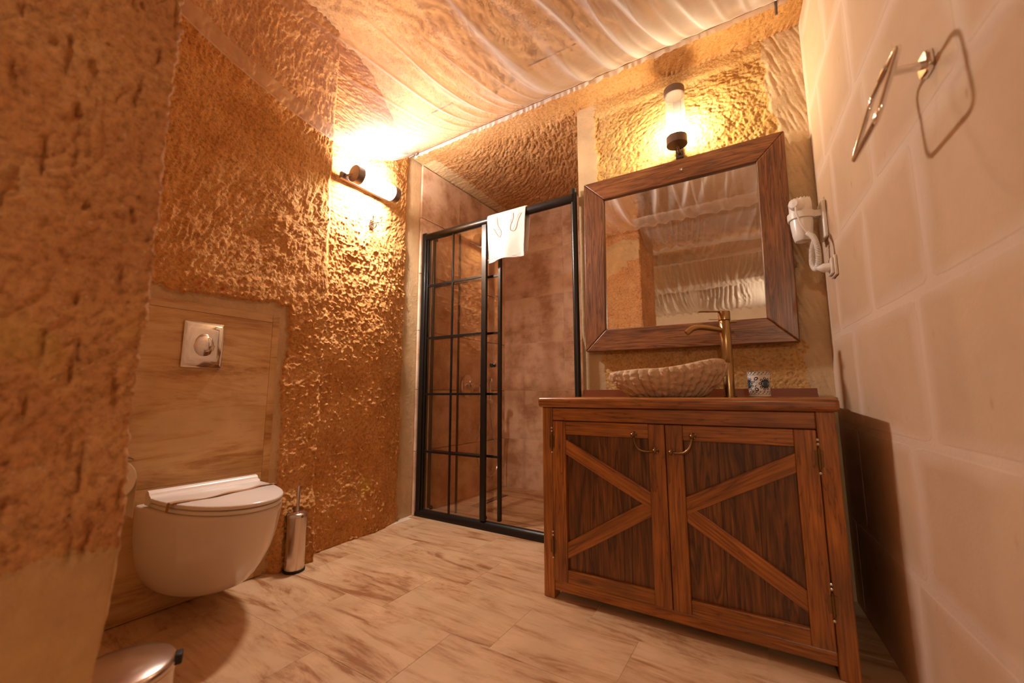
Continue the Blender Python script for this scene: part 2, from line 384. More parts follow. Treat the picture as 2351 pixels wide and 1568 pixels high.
# ------------------------------------------------------------------ room shell
# floor: grout bed with each travertine slab on it
floor = struct_box('floor', 'grout', -3.6, 1.3, -5.2, 3.5, -.06, -.0012)
rows = [(-.32, -.005, -1.05), (-.005, .31, -1.25), (.31, .625, -1.55), (.625, .94, -1.373), (.94, 1.255, -1.63), (1.255, 1.57, None), (1.57, 1.885, -.65), (1.885, 2.2, -1.46), (2.2, 2.515, -1.75), (2.515, 2.83, -1.95), (2.83, 3.145, -1.6), (3.145, 3.4, -1.85)]
G = .0006
for y0, y1, off in rows:
    xl, xh = (-2.2, xr(y0)+.02) if y0 < 2.15 else (-2.24, -.90)
    js = [-2.0, -1.41, -.877, -.45, .14] if off is None else sorted(off+.588*k for k in range(-6, 7))
    js = [xl]+[j for j in js if xl+.03 < j < xh-.03]+[xh]
    for a, c in zip(js[:-1], js[1:]):
        dz = random.uniform(-.0003, .0003)
        MB().box(-(c-a)/2+G, (c-a)/2-G, -(y1-y0)/2+G, (y1-y0)/2-G, -.012, dz).build('floor_tile', 'floor_stone', floor, bevel=.0005, smooth=False, mtx=T((a+c)/2, (y0+y1)/2, 0))
# left wall (rock with plaster patches)
y = np.arange(.28, 2.302, .0042); z = np.arange(-.02, 3.24, .0042); Yg, Zg = np.meshgrid(y, z)
step = sm(1.375, 1.42, Yg+perlin(Zg/.2, Yg*0+3, 5)*.02)
mid = np.exp(-((Zg-1.25)/.55)**2)
base = -2.125-.055*step*(1-.75*mid)
base = base+(-2.243-base)*sm(1.80, 2.16, Yg)
strip = sm(2.07, 2.12, Yg+perlin(Zg/.15, Yg/.1, 8)*.03)
around = np.maximum(np.maximum(0, Yg-(1.175+perlin(Zg/.25, Yg/.25, 12)*.05+perlin(Zg/.035, Yg/.035, 13)*.02)), Zg-(1.315+perlin(Yg/.2, Zg/.2, 14)*.04+perlin(Yg/.03, Zg/.03, 15)*.02))
pan = sm(.016, -.006, around)
edge_ = sm(1.30, 1.22, Yg)*sm(1.40, 1.30, Zg)
ang = np.where(Yg < 1.4, .95, 1.15)+(Zg-1.4)*.35*np.where(Yg < 1.4, 1, .5)
angf = lambda a, b: np.where(a < 1.4, 1.05+(b-1.5)*.25, np.where(b > 1.95, .35+(a-1.7)*1.6, 1.55))+perlin(a/.4, b/.4, 22)*.8
d = picks(y, z, angf, seed=21)
d2 = picks(y, z, angf, L=.019, Wd=.010, depth=.012, seed=23)
rough_ = np.clip(step*sm(2.1, 1.7, Zg)+sm(1.05, 1.3, Yg)*sm(1.5, 1.2, Zg), 0, 1)
d = d*(1-rough_)+(d2*.55+d*.5)*rough_
d = d+perlin(Yg/.3, Zg/.3, 31)*.020+perlin(Yg/.07, Zg/.07, 32)*.006+perlin(Yg/.022, Zg/.022, 33)*.005*(.5+.8*rough_)+perlin(Yg/.010, Zg/.010, 34)*.0022
wx = perlin(Yg/.02, Zg/.02, 78)*.014; wz = perlin(Yg/.02, Zg/.02, 79)*.014
d = d+sm(.22, .42, perlin((Yg+wx)/.034, (Zg+wz)/.022, 77))*.009*rough_+perlin(Yg/.013, Zg/.013, 35)*.004*rough_
pl = np.maximum(strip, pan)
d = d*(1-.93*pl)-.006*pl
X_ = base*(1-pan)+(-2.147)*pan+d
X_ = X_+(-.01)*strip
X_ = X_+.035*sm(.42, .28, Zg)*sm(1.17, 1.21, Yg)*sm(1.41, 1.39, Yg)
och = sm(.35, .62, perlin(Yg/.13+4, Zg/.2, 41))*sm(1.5, 1.75, Yg)*.8 + sm(.2, .5, perlin(Yg/.12, Zg/.2, 43))*sm(1.15, 1.3, Yg)*sm(1.9, 2.2, Zg)*.5
red = np.maximum(np.exp(-((Yg-.786)/.022)**2-((Zg-1.357)/.03)**2), np.exp(-((Yg-.868)/.018)**2-((Zg-1.349)/.018)**2))
red = red*sm(-.15, .25, perlin(Yg/.02, Zg/.02, 44))
wall_left = surf('wall_left', 'rock', X_, Yg, Zg, (pl, och*(1-pl), red), flip=True)
# travertine panel behind the toilet: slabs, thin top and side strips
for y0, y1, z0, z1 in ((.28, 1.113, .004, .49), (.28, 1.113, .491, 1.2305), (.28, 1.113, 1.2315, 1.268), (1.1138, 1.148, .004, .52), (1.1138, 1.148, .521, 1.05), (1.1138, 1.148, 1.051, 1.268)):
    cy, cz = (y0+y1)/2, (z0+z1)/2
    MB().box(-.012, 0, y0-cy, y1-cy, z0-cz, z1-cz).build('wall_tile', 'panel_stone', wall_left, bevel=.0009, smooth=False, mtx=T(-2.138, cy, cz))
# partition whose end stands close to the camera on the left
nz = 520; prof = []
for t in np.linspace(0, 1, 110): prof.append((-2.3+t*1.235, .302, 0, 1))
for t in np.linspace(0, 1, 8)[1:]: prof.append((-1.065+.015*math.sin(t*PI/2), .287+.015*math.cos(t*PI/2), math.sin(t*PI/2), math.cos(t*PI/2)))
for t in np.linspace(0, 1, 110)[1:]: prof.append((-1.05, .287-t*.587, 1, 0))
for t in np.linspace(0, 1, 30)[1:]: prof.append((-1.05-t*1.25, -.30, 0, -1))
pr = np.array(prof); z = np.linspace(-.02, 3.24, nz)
S = np.concatenate([[0], np.cumsum(np.hypot(np.diff(pr[:, 0]), np.diff(pr[:, 1])))])
Sg, Zg = np.meshgrid(S, z)
low = sm(.62, .50, Zg+perlin(Sg/.2, Zg/.2, 51)*.12)
hi = sm(.2, .5, perlin(Sg/.35+7, Zg/.3, 57))*0
lowb = 2.12+(Sg-.89)*.54+perlin(Sg/.08, Zg/.08, 50)*.10; bandp = sm(-.03, .03, Zg-lowb)*sm(2.53, 2.47, Zg+perlin(Sg/.08, Zg/.08, 49)*.05)*(Sg < 1.24)
pl = np.clip(np.maximum(low, bandp), 0, 1)
d = chisel(Sg, Zg, 1.5, L=.06, Wd=.012, seed=52)*.6+perlin(Sg/.014, Zg/.014, 58)*.0035+perlin(Sg/.25, Zg/.25, 53)*.010+perlin(Sg/.03, Zg/.03, 54)*.006
d = d-.010*sm(.30, .42, perlin(Sg/.012, Zg/.09, 59))
hole = sm(.44, .52, perlin(Sg/.035, Zg/.035, 55)); d = d*(1-.85*low)-hole*.012*(1-low)
d = d-.016*sm(.55, .32, Zg)
och = np.exp(-((Zg-.95)/.06)**2)*.5+np.exp(-((Zg-.62)/.06)**2)*.4
surf('wall_partition', 'rock_pillar', pr[:, 0][None, :]+d*pr[:, 2][None, :], pr[:, 1][None, :]+d*pr[:, 3][None, :], Zg+0*Sg, (pl, och*sm(-.1, .3, perlin(Sg/.1, Zg/.1, 56)), hole*0), flip=True)
# back wall with the mirror: rough pick-dressed field, plastered borders
x = np.arange(-.94, .302, .0046); z = np.arange(-.02, 2.80, .0046); Xg, Zg = np.meshgrid(x, z)
lft = sm(-.80, -.83, Xg+perlin(Xg/.06, Zg/.06, 61)*.03)
rgt = sm(.10, .145, Xg+perlin(Xg/.08, Zg/.08, 62)*.045-(1.9-Zg)*.035)
top = sm(2.60, 2.64, Zg+perlin(Xg/.1, Zg/.1, 63)*.02)
pl = np.maximum(np.maximum(lft, rgt), top*.0)
d = picks(x, z, lambda a, b: np.arctan2(b-2.0, a+.33)+PI/2+perlin(a/.3, b/.3, 60)*.6, L=.023, Wd=.0075, depth=.007, seed=64)*.9+perlin(Xg/.15, Zg/.15, 65)*.010+perlin(Xg/.014, Zg/.014, 66)*.0065+perlin(Xg/.04, Zg/.04, 68)*.006
d = d*(1-.88*np.maximum(pl, top*.8))
grooves = np.clip(perlin((Xg+Zg*.35)/.016, Zg/.12, 67), 0, 1)*.004*rgt
Y_ = YB+.014*(1-np.maximum(pl, top))-d+grooves*3.2
smooth_low = sm(1.25, 1.1, Zg); Y_ = Y_*(1-smooth_low*.55)+(YB+.02)*smooth_low*.55
surf('wall_back', 'rock_ochre', Xg, Y_, Zg, (pl, .35*sm(2.75, 2.2, Zg)*sm(1.9, 2.2, Zg), 0*Xg))
# return of that wall at the shower opening
z = np.linspace(-.02, 2.80, 60); yv = np.linspace(YB, 3.4, 24); Yg, Zg = np.meshgrid(yv, z)
surf('wall_shower_right', 'shower_stone', -.94+0*Yg, Yg, Zg, flip=True)
# right wall: mortar bed and smooth stone blocks
rw = MB(); A = (xr(-5.2), -5.2); B_ = (xr(YB), YB+.1)
rw.v = [(xr(-5.2), -5.2, -.02), (xr(2.5), 2.5, -.02), (xr(2.5), 2.5, 3.3), (xr(-5.2), -5.2, 3.3), (xr(-5.2)+.3, -5.2, -.02), (xr(2.5)+.3, 2.5, -.02), (xr(2.5)+.3, 2.5, 3.3), (xr(-5.2)+.3, -5.2, 3.3)]
rw.f = [(0, 1, 2, 3), (4, 7, 6, 5), (0, 4, 5, 1), (1, 5, 6, 2), (2, 6, 7, 3), (3, 7, 4, 0)]
wall_right = rw.build('wall_right', 'mortar', smooth=False, kind='structure')
zr = [0, .365, .735, 1.11, 1.48, 1.85, 2.22, 2.60, 2.95]
joints = [[1.60, 1.05, 2.2], [1.51, .96, 2.03], [1.37, 1.95, .85], [1.285, 1.69, .72, 2.12], [1.03, 1.55, 2.0], [1.64, 1.15, 2.1], [1.35, .8, 1.9], [1.6, 1.0, 2.1]]
wang = math.atan(.075)
for k in range(8):
    js = sorted([YB-.035]+joints[k]+[min(joints[k])-.5, min(joints[k])-1.02])
    for a, c in zip(js[:-1], js[1:]):
        g = .010; L = (c-a)/math.cos(wang); h = zr[k+1]-zr[k]
        mb = MB(); n = 44; ring = []; rc = .025
        hw, hh = L/2-g, h/2-g
        for j in range(n):
            t = 2*PI*j/n; cx_, cz_ = math.cos(t), math.sin(t)
            px = (abs(cx_)**.12)*math.copysign(hw, cx_); pz = (abs(cz_)**.12)*math.copysign(hh, cz_)
            ring.append((px*(1+random.uniform(-.012, .012)), pz*(1+random.uniform(-.015, .015))))
        mb.rings([[(p[0]*s_, yy, p[1]*s_) for p in ring] for s_, yy in ((1.0, .004), (1.0, .0002), (.99, -.0007))], cap=True)
        mtx = Matrix.Translation((xr((a+c)/2), (a+c)/2, (zr[k]+zr[k+1])/2)) @ Matrix.Rotation(PI/2+wang, 4, 'Z')
        mtx = mtx @ Matrix.Rotation(PI, 4, 'Z')
        mb.build('stone_block', 'block', wall_right, smooth=False, mtx=mtx)
# shower recess
wsl = struct_box('wall_shower_left', 'grout', -2.5, -2.250, 2.262, 3.65, -.02, 2.72)
wsb = struct_box('wall_shower_back', 'grout', -2.5, -.6, 3.4012, 3.65, -.02, 2.72)
for k in range(6):
    z0, z1 = .45*k+.002, min(.45*(k+1), 2.69)
    for a, c in ((2.246, 2.695), (2.697, 3.40)):
        MB().box(-.02, .0, a-(a+c)/2, c-(a+c)/2, z0-(z0+z1)/2+.0016, z1-(z0+z1)/2-.0016).build('wall_tile', 'shower_stone', wsl, bevel=.001, smooth=False, mtx=T(-2.2-.033*(3.4-(a+c)/2)/1.155, (a+c)/2, (z0+z1)/2) @ Matrix.Rotation(-.0286, 4, 'Z'))
    for a, c in ((-2.2, -1.552), (-1.548, -.90)):
        MB().box(a-(a+c)/2, c-(a+c)/2, 0, .012, z0-(z0+z1)/2+.0016, z1-(z0+z1)/2-.0016).build('wall_tile', 'shower_stone', wsb, bevel=.001, smooth=False, mtx=T((a+c)/2, 3.40, (z0+z1)/2))
# shower ceiling and lintel band in front of it: pick marks in sweeping arcs
nx, ny = 170, 170
x = np.arange(-2.24, .36, .0048); y = np.arange(1.95, 3.42, .0048); Xg, Yg = np.meshgrid(x, y)
t = sm(-2.1, -1.2, Xg)
d = -(picks(x, y, lambda a, b: -.12-1.15*sm(-2.1, -1.15, a)+perlin(a/.5, b/.5, 74)*.3, L=.042, Wd=.0105, depth=.012, seed=71)+perlin(Xg/.02, Yg/.02, 75)*.006+perlin(Xg/.011, Yg/.011, 76)*.003)+perlin(Xg/.2, Yg/.2, 72)*.010
low = sm(2.34, 2.26, Yg); d = d*(1-.75*low)
pl = np.maximum(sm(-2.06, -2.13, Xg+perlin(Xg/.05, Yg/.05, 73)*.03), 0)*sm(2.2, 2.3, Yg)
Z_ = 2.70-.0*low+d*(1-.6*pl)+sm(2.12, 1.95, Yg)*.12
surf('ceiling_shower', 'rock_ceiling', Xg, Yg, Z_, (pl, .25*low*sm(-1.2, -.6, Xg), 0*Xg))
# main rock ceiling above the cloth and over the room behind
x = np.linspace(-3.4, 1.1, 360); y = np.linspace(-5.2, 2.0, 560); Xg, Yg = np.meshgrid(x, y)
d = chisel(Xg, Yg, .5, L=.10, Wd=.03, seed=81)*2.2+perlin(Xg/.4, Yg/.4, 82)*.03
surf('ceiling', 'rock_ceiling', Xg, Yg, 3.12+d*1.3-.31*sm(1.55, 1.99, Yg), (0*Xg, sm(.3, .6, perlin(Xg/.3, Yg/.3, 83))*.15, 0*Xg))
# rest of the room behind the camera
struct_box('wall_rear', 'room_plaster', -3.6, 1.3, -5.4, -5.2, -.02, 3.3)
struct_box('wall_rear_left', 'room_plaster', -3.6, -3.3, -5.2, -.30, -.02, 3.3)
struct_box('wall_rear_corner', 'room_plaster', -3.6, -2.25, -.30, .27, -.02, 3.3)

# ------------------------------------------------------------------ shower enclosure
sh = thing('shower_enclosure', (-1.59, 2.28, 0), 'black framed glass shower enclosure with square grid bars beside the vanity', 'shower'); ML = local(sh)
def P(mb, name, mt, parent=sh, ml=ML, **k): return mb.build(name, mt, parent, mtx=ml.copy(), **k)
P(MB().box(-2.228, -2.188, 2.252, 2.305, 0, 2.12), 'wall_post', 'black_metal', bevel=.006)
P(MB().box(-2.188, -2.165, 2.262, 2.296, .03, 2.10), 'glazing_channel', 'black_metal', bevel=.003)
P(MB().cyl((-.957, 2.28, 0), (-.957, 2.28, 2.145), .019, 20), 'wall_post', 'black_metal')
P(MB().cyl((-2.19, 2.272, 2.085), (-.957, 2.272, 2.085), .029, 24), 'top_rail', 'black_metal')
P(MB().rings([[(x_, 2.28+.033*math.cos(a), .052*max(0, math.sin(a))) for a in np.linspace(0, PI, 14)] for x_ in (-2.228, -.95)]), 'bottom_rail', 'black_metal')
def panel(name, x0, x1, xm, yc, stile0, stile1):
    e = bpy.data.objects.new(name, None); COL.objects.link(e); e.parent = sh; e.matrix_local = ML @ T((x0+x1)/2, yc, .05)
    ml = T((x0+x1)/2, yc, .05).inverted()
    MB().box(x0, x1, yc-.003, yc+.003, .052, 2.07).build('glass_pane', 'glass_bronze', e, mtx=ml.copy(), smooth=False)
    for s0, s1 in (stile0, stile1):
        if s1 > s0: MB().box(s0, s1, yc-.012, yc+.012, .052, 2.07).build('stile', 'black_metal', e, bevel=.002, mtx=ml.copy())
    for zz in (.455, .868, 1.285, 1.69): MB().box(x0, x1, yc-.0065, yc+.0065, zz-.008, zz+.008).build('glazing_bar', 'black_metal', e, bevel=.001, mtx=ml.copy())
    MB().box(xm-.006, xm+.006, yc-.0064, yc+.0064, .052, 2.07).build('glazing_bar', 'black_metal', e, bevel=.001, mtx=ml.copy())
    return e, ml
panel('fixed_panel', -2.166, -1.616, -1.924, 2.268, (-2.17, -2.165), (-1.655, -1.616))
sp_, ml_ = panel('sliding_door', -2.16, -1.523, -1.897, 2.312, (-2.16, -2.145), (-1.545, -1.523))
MB().lathe([(.012, 0), (.012, -.012), (.008, -.014), (.008, -.026), (.014, -.028), (.0155, -.034), (.0155, -.040), (.012, -.043), (0.0005, -.043)], (-1.575, 2.309, 1.06), 20, 'y').build('knob', 'black_metal', sp_, mtx=ml_.copy())
for xx in (-2.11, -1.635):
    P(MB().lathe([(.001, -.006), (.014, -.006), (.016, 0), (.014, .006), (.001, .006)], (xx, 2.29, .066), 20, 'y'), 'roller', 'rubber')
for xx in (-2.11, -1.60):
    P(MB().lathe([(.001, -.006), (.011, -.006), (.012, 0), (.011, .006), (.001, .006)], (xx, 2.29, 2.052), 16, 'y'), 'roller', 'rubber')
# folded towel over the top rail
def towel():
    nx = 40; prof = []
    for t in np.linspace(0, 1, 26): prof.append((-.036, -.315*(1-t)+.0))           # front drop
    for a in np.linspace(PI, 0, 14)[1:-1]: prof.append((.036*math.cos(a), .036*math.sin(a)))
    for t in np.linspace(0, 1, 22): prof.append((.036, -.27*t))
    prof = np.array(prof); s = np.linspace(0, 1, nx); out = []
    for k, off in enumerate((0., .006)):
        Xg = np.zeros((len(prof), nx)); Yg = Xg.copy(); Zg = Xg.copy()
        for i, (a, b) in enumerate(prof):
            front = a < 0; dep = min(1, max(0, -b)/.3)
            w = .152-.012*dep
            Xg[i] = (s-.5)*2*w+.004*perlin(s*3, s*0+i*.1, 5)-.006*dep
            puff = (.004+.010*dep)*np.sin(s*PI*2.3+1)*dep+.006*dep*perlin(s*4, s*0+b*6, 6)
            ln = math.hypot(a, max(b, 0)) or 1
            ny_, nz_ = (a/.036, 0) if b <= 0 else (a/.036, b/.036)
            Yg[i] = a+(puff if front else -puff*.5)-off*ny_
            Zg[i] = b-off*nz_*1.0+(.012*(s-.5)*dep)+(.006*np.sin(s*5)*dep)
        out.append((Xg, Yg, Zg))
    (X0, Y0, Z0), (X1, Y1, Z1) = out
    mb = MB(); n, mcol = X0.shape
    # closed shell: outer + inner sheet
    k = 0; mb.v = [(X0[i, j], Y0[i, j], Z0[i, j]) for i in range(n) for j in range(mcol)]+[(X1[i, j], Y1[i, j], Z1[i, j]) for i in range(n) for j in range(mcol)]
    o = n*mcol; I = lambda i, j: i*mcol+j
    for i in range(n-1):
        for j in range(mcol-1):
            mb.f.append((I(i, j), I(i, j+1), I(i+1, j+1), I(i+1, j))); mb.f.append((o+I(i, j), o+I(i+1, j), o+I(i+1, j+1), o+I(i, j+1)))
    for i in range(n-1):
        mb.f.append((I(i, 0), I(i+1, 0), o+I(i+1, 0), o+I(i, 0))); mb.f.append((I(i, mcol-1), o+I(i, mcol-1), o+I(i+1, mcol-1), I(i+1, mcol-1)))
    for j in range(mcol-1):
        mb.f.append((I(0, j), o+I(0, j), o+I(0, j+1), I(0, j+1))); mb.f.append((I(n-1, j), I(n-1, j+1), o+I(n-1, j+1), o+I(n-1, j)))
    return mb
tw = thing('towel', (-1.44, 2.272, 2.085), 'white foot towel with woven footprint outline hung over the shower rail', 'towel')
towel().build('cloth', 'towel', tw, angle=80)
fo = [(-.115, -.09), (-.085, -.10), (-.06, -.118), (-.045, -.14), (-.042, -.16), (-.052, -.178), (-.063, -.17), (-.05, -.15), (-.048, -.12), (-.056, -.09), (-.068, -.06), (-.074, -.03), (-.075, -.005)]
fo = [(-.12, -.075), (-.098, -.088), (-.085, -.115), (-.07, -.135), (-.052, -.155), (-.040, -.135), (-.043, -.105), (-.058, -.085), (-.07, -.06), (-.074, -.03), (-.072, -.005)]
f2 = [(.055, -.005), (.056, -.04), (.045, -.065), (.035, -.09), (.034, -.115), (.045, -.13), (.062, -.13), (.075, -.11), (.085, -.075), (.10, -.045), (.118, -.02)]
for pth in (fo, f2): MB().tube([(px, -.040-.004*min(1, -pz/.3)-.003, pz) for px, pz in pth], .0022, 6).build('footprint_stitching', 'towel', tw)
MB().tube([(x_, -.037-.010*math.sin((x_/.28+.5)*PI*2.3+1)*.9-.003, -.302+.012*(x_/.28)+.006*math.sin((x_/.28+.5)*5)) for x_ in np.linspace(-.138, .128, 20)], .002, 6).build('hem', 'towel', tw)
# mixer, hand shower, hose on the left shower wall
mx_ = thing('shower_mixer', (-2.2, 2.81, .93), 'chrome single lever shower mixer on the tiled shower wall', 'mixer'); ml = local(mx_)
mb = MB(); mb.rings([[(-2.2+d_, 2.81+w*math.cos(a)*.085, .935+w*math.sin(a)*.10) for a in np.linspace(0, 2*PI, 32)[:-1]] for d_, w in ((0, 1), (.006, 1), (.010, .93))]); mb.build('cover_plate', 'chrome', mx_, mtx=ml.copy())
MB().lathe([(.03, 0), (.03, .05), (.026, .056), (.001, .056)], (-2.19, 2.81, .94), 24, 'x').build('cartridge_body', 'chrome', mx_, mtx=ml.copy())
MB().box(-2.155, -2.142, 2.80, 2.925, .928, .952).box(-2.155, -2.142, 2.905, 2.93, .84, .952).build('lever', 'chrome', mx_, bevel=.005, mtx=ml.copy())
hs = thing('hand_shower', (-2.2, 3.07, .80), 'chrome hand shower in its wall holder with a looping metal hose', 'shower head'); ml = local(hs)
MB().lathe([(.03, 0), (.03, .012), (.016, .02), (.016, .045), (.022, .05), (.022, .075), (.001, .076)], (-2.2, 3.07, .80), 24, 'x').build('wall_holder', 'chrome', hs, mtx=ml.copy())
MB().tube([(-2.14, 3.07, .78), (-2.14, 3.07, .85), (-2.14, 3.065, .92), (-2.135, 3.05, .975), (-2.12, 3.03, 1.0)], [.011, .012, .012, .013, .016], 14).build('handle', 'chrome', hs, mtx=ml.copy())
MB().lathe([(.001, -.008), (.025, -.008), (.03, 0), (.022, .012), (.001, .016)], (-2.118, 3.025, .995), 24, 'y').build('spray_head', 'chrome', hs, mtx=ml.copy())
hp = [(-2.14, 3.07, .78), (-2.15, 3.10, .62), (-2.16, 3.18, .45), (-2.165, 3.23, .30), (-2.16, 3.2, .19), (-2.155, 3.1, .145), (-2.155, 3.0, .18), (-2.165, 2.93, .27), (-2.175, 2.92, .42), (-2.18, 2.97, .58), (-2.185, 3.05, .76)]
def smooth_path(P_, n=8):
    P_ = [Vector(p) for p in P_]; out = []
    for i in range(len(P_)-1):
        p0, p1, p2, p3 = P_[max(i-1, 0)], P_[i], P_[i+1], P_[min(i+2, len(P_)-1)]
        for k in range(n):
            t = k/n; out.append(.5*((2*p1)+(p2-p0)*t+(2*p0-5*p1+4*p2-p3)*t*t+(3*p1-p0-3*p2+p3)*t**3))
    return out+[P_[-1]]
MB().tube(smooth_path(hp), .0065, 8).build('hose', 'steel', hs, mtx=ml.copy())
dr = thing('floor_drain', (-2.0, 2.89, .001), 'narrow dark linear drain set into the shower floor', 'drain'); ml = local(dr)
MB().box(-2.04, -1.975, 2.667, 3.11, .0005, .003).build('frame', 'drain_metal', dr, mtx=ml.copy(), bevel=.0005)
for k in range(14): MB().box(-2.03, -1.985, 2.68+k*.03, 2.70+k*.03, .003, .0045).build('slat', 'steel', dr, mtx=ml.copy(), smooth=False)

# ------------------------------------------------------------------ vanity
va = thing('vanity_cabinet', (-.35, 1.98, 0), 'rustic dark wooden vanity with two braced doors under the stone basin', 'vanity'); MV = local(va)
def plank(name, mt, x0, z0, x1, z1, w, y0, y1, parent, ml, bevel=.004, label=None):
    "board whose length runs from (x0,z0) to (x1,z1), width w, between depths y0 and y1"
    L = math.hypot(x1-x0, z1-z0); a = math.atan2(z1-z0, x1-x0)
    mt_ = ml @ T((x0+x1)/2, (y0+y1)/2, (z0+z1)/2) @ Matrix.Rotation(-a, 4, 'Y')
    h = (y1-y0)/2
    return MB().box(-L/2, L/2, -h, h, -w/2, w/2).build(name, mt, parent, bevel=bevel, smooth=False, mtx=mt_, label=label)
YF = 1.685
plank('leg', 'wood_vanity', -.860, 0, -.860, .805, .050, YF, YF+.06, va, MV)
plank('leg', 'wood_vanity', .150, 0, .150, .805, .052, YF, YF+.06, va, MV)
plank('leg', 'wood_vanity', -.860, 0, -.860, .805, .050, 2.22, 2.28, va, MV)
plank('leg', 'wood_vanity', .150, 0, .150, .805, .052, 2.22, 2.28, va, MV)
plank('top_rail', 'wood_vanity', -.835, .775, .124, .775, .056, YF+.003, YF+.04, va, MV)
plank('bottom_rail', 'wood_vanity', -.835, .056, .124, .056, .042, YF+.003, YF+.04, va, MV)
for xx in (-.880, .166): MB().box(-.26, .26, -.006, .006, -.37, .37).build('side_panel', 'wood_panel', va, smooth=False, mtx=MV @ T(xx*.985, 1.98, .43) @ Matrix.Rotation(PI/2, 4, 'Z'))
MB().box(-.835, .124, 1.75, 2.26, .05, .066).build('bottom_board', 'wood_panel', va, smooth=False, mtx=MV.copy())
MB().box(-.835, .124, 2.25, 2.265, .06, .80).build('back_board', 'wood_panel', va, smooth=False, mtx=MV.copy())
# worktop with rounded front and side edges
mt_ = MV @ T(-.355, 1.977, .8275)
MB().box(-.545, .545, -.312, .312, -.0225, .0225).build('worktop', 'wood_top', va, bevel=.014, seg=4, mtx=mt_, angle=60)
def door(x0, x1, tip):
    e = bpy.data.objects.new('door', None); COL.objects.link(e); e.parent = va; e.matrix_local = MV @ T((x0+x1)/2, YF, .08)
    ml = T((x0+x1)/2, YF, .08).inverted(); sw = .062
    plank('stile', 'wood_vanity', x0+sw/2, .078, x0+sw/2, .745, sw, YF-.004, YF+.024, e, ml, .003)
    plank('stile', 'wood_vanity', x1-sw/2, .078, x1-sw/2, .745, sw, YF-.004, YF+.024, e, ml, .003)
    plank('rail', 'wood_vanity', x0+sw, .717, x1-sw, .717, .056, YF-.002, YF+.022, e, ml, .003)
    plank('rail', 'wood_vanity', x0+sw, .103, x1-sw, .103, .050, YF-.002, YF+.022, e, ml, .003)
    for k in range(3):
        a = x0+sw+(x1-x0-2*sw)*k/3; c = x0+sw+(x1-x0-2*sw)*(k+1)/3
        plank('panel_board', 'wood_panel', (a+c)/2, .128, (a+c)/2, .690, c-a-.0006, YF+.014, YF+.024, e, ml, .0008)
    xa, xb = (x0+sw, x1-sw) if tip > 0 else (x1-sw, x0+sw)     # braces meet at xb
    for za, zb, dy in ((.636, .452, 0), (.205, .428, .0016)):
        w = .056; L_ = abs(xb-xa); sl = (zb-za)/(xb-xa)
        # parallelogram brace cut flush with the stiles, in a frame whose x axis runs along the brace
        an = math.atan2(zb-za, xb-xa); hv = w/2/math.cos(math.atan(abs(sl)))
        fr = T((xa+xb)/2, YF+.007+dy, (za+zb)/2) @ Matrix.Rotation(-an, 4, 'Y'); inv = fr.inverted()
        pts = [inv @ Vector((px, YF+.007+dy, pz)) for px, pz in ((xa, za-hv), (xb, zb-hv), (xb, zb+hv), (xa, za+hv))]
        mb = MB(); mb.v = [(p.x, -.008, p.z) for p in pts]+[(p.x, .008, p.z) for p in pts]
        mb.f = [(0, 1, 2, 3), (7, 6, 5, 4), (0, 4, 5, 1), (1, 5, 6, 2), (2, 6, 7, 3), (3, 7, 4, 0)]
        mb.build('brace', 'wood_vanity', e, bevel=.002, smooth=False, mtx=ml @ fr)
    # bow handle
    (ax, az), (bx, bz) = ((-.470, .703), (-.388, .646)) if tip > 0 else ((-.252, .707), (-.330, .644))
    mb = MB()
    c = ((ax+bx)/2, (az+bz)/2); nx_, nz_ = (-(bz-az), bx-ax); ln = math.hypot(nx_, nz_); nx_, nz_ = nx_/ln, nz_/ln
    if nz_ > 0: nx_, nz_ = -nx_, -nz_
    arc = []
    for t in np.linspace(0, 1, 17):
        s_ = math.sin(t*PI); arc.append((ax+(bx-ax)*t+nx_*.030*s_, YF-.016-.014*s_, az+(bz-az)*t+nz_*.030*s_))
    mb.tube(arc, [.0035+.0015*math.sin(t*PI) for t in np.linspace(0, 1, 17)], 10)
    mid_ = Vector(arc[8]); dr_ = (Vector(arc[9])-Vector(arc[7])).normalized(); mb.tube([mid_-dr_*.004, mid_+dr_*.004], .0068, 12)
    for hx, hz in ((ax, az), (bx, bz)):
        mb.lathe([(.012, 0), (.0125, -.003), (.009, -.007), (.005, -.010), (.005, -.016), (.0075, -.018), (.0075, -.022), (.004, -.026), (.0005, -.027)], (hx, YF-.004, hz), 18, 'y')
        for k in range(4): mb.lathe([(.0005, -.008), (.004, -.007), (.004, -.003), (.003, 0)], (hx+.010*math.cos(k*PI/2+.6), YF-.004, hz+.010*math.sin(k*PI/2+.6)), 8, 'y')
    mb.build('handle', 'antique_brass', e, mtx=ml.copy())
    hx = x0-.002 if tip > 0 else x1+.002
    for hz in (.655, .215):
        mb = MB(); mb.cyl((hx, YF-.008, hz-.030), (hx, YF-.008, hz+.030), .0045, 12); mb.cyl((hx, YF-.008, hz+.030), (hx, YF-.008, hz+.036), .0028, 10); mb.cyl((hx, YF-.008, hz-.030), (hx, YF-.008, hz-.036), .0028, 10)
        mb.box(hx-.012, hx+.012, YF-.0062, YF-.0035, hz-.026, hz+.026); mb.build('hinge', 'antique_brass', e, mtx=ml.copy())
        for dz in (.046, .060, -.046): MB().lathe([(.0045, 0), (.004, -.003), (.0005, -.0042)], (hx-.001, YF-.004, hz+dz), 12, 'y').build('screw', 'screw_metal', e, mtx=ml.copy())
door(-.833, -.3535, 1); door(-.3505, .122, -1)
struct_box('trim_1', 'terracotta', -.925, .185, 2.262, 2.305, .850, .864)
struct_box('trim_2', 'terracotta', -.925, .185, 2.280, 2.315, .864, .889)

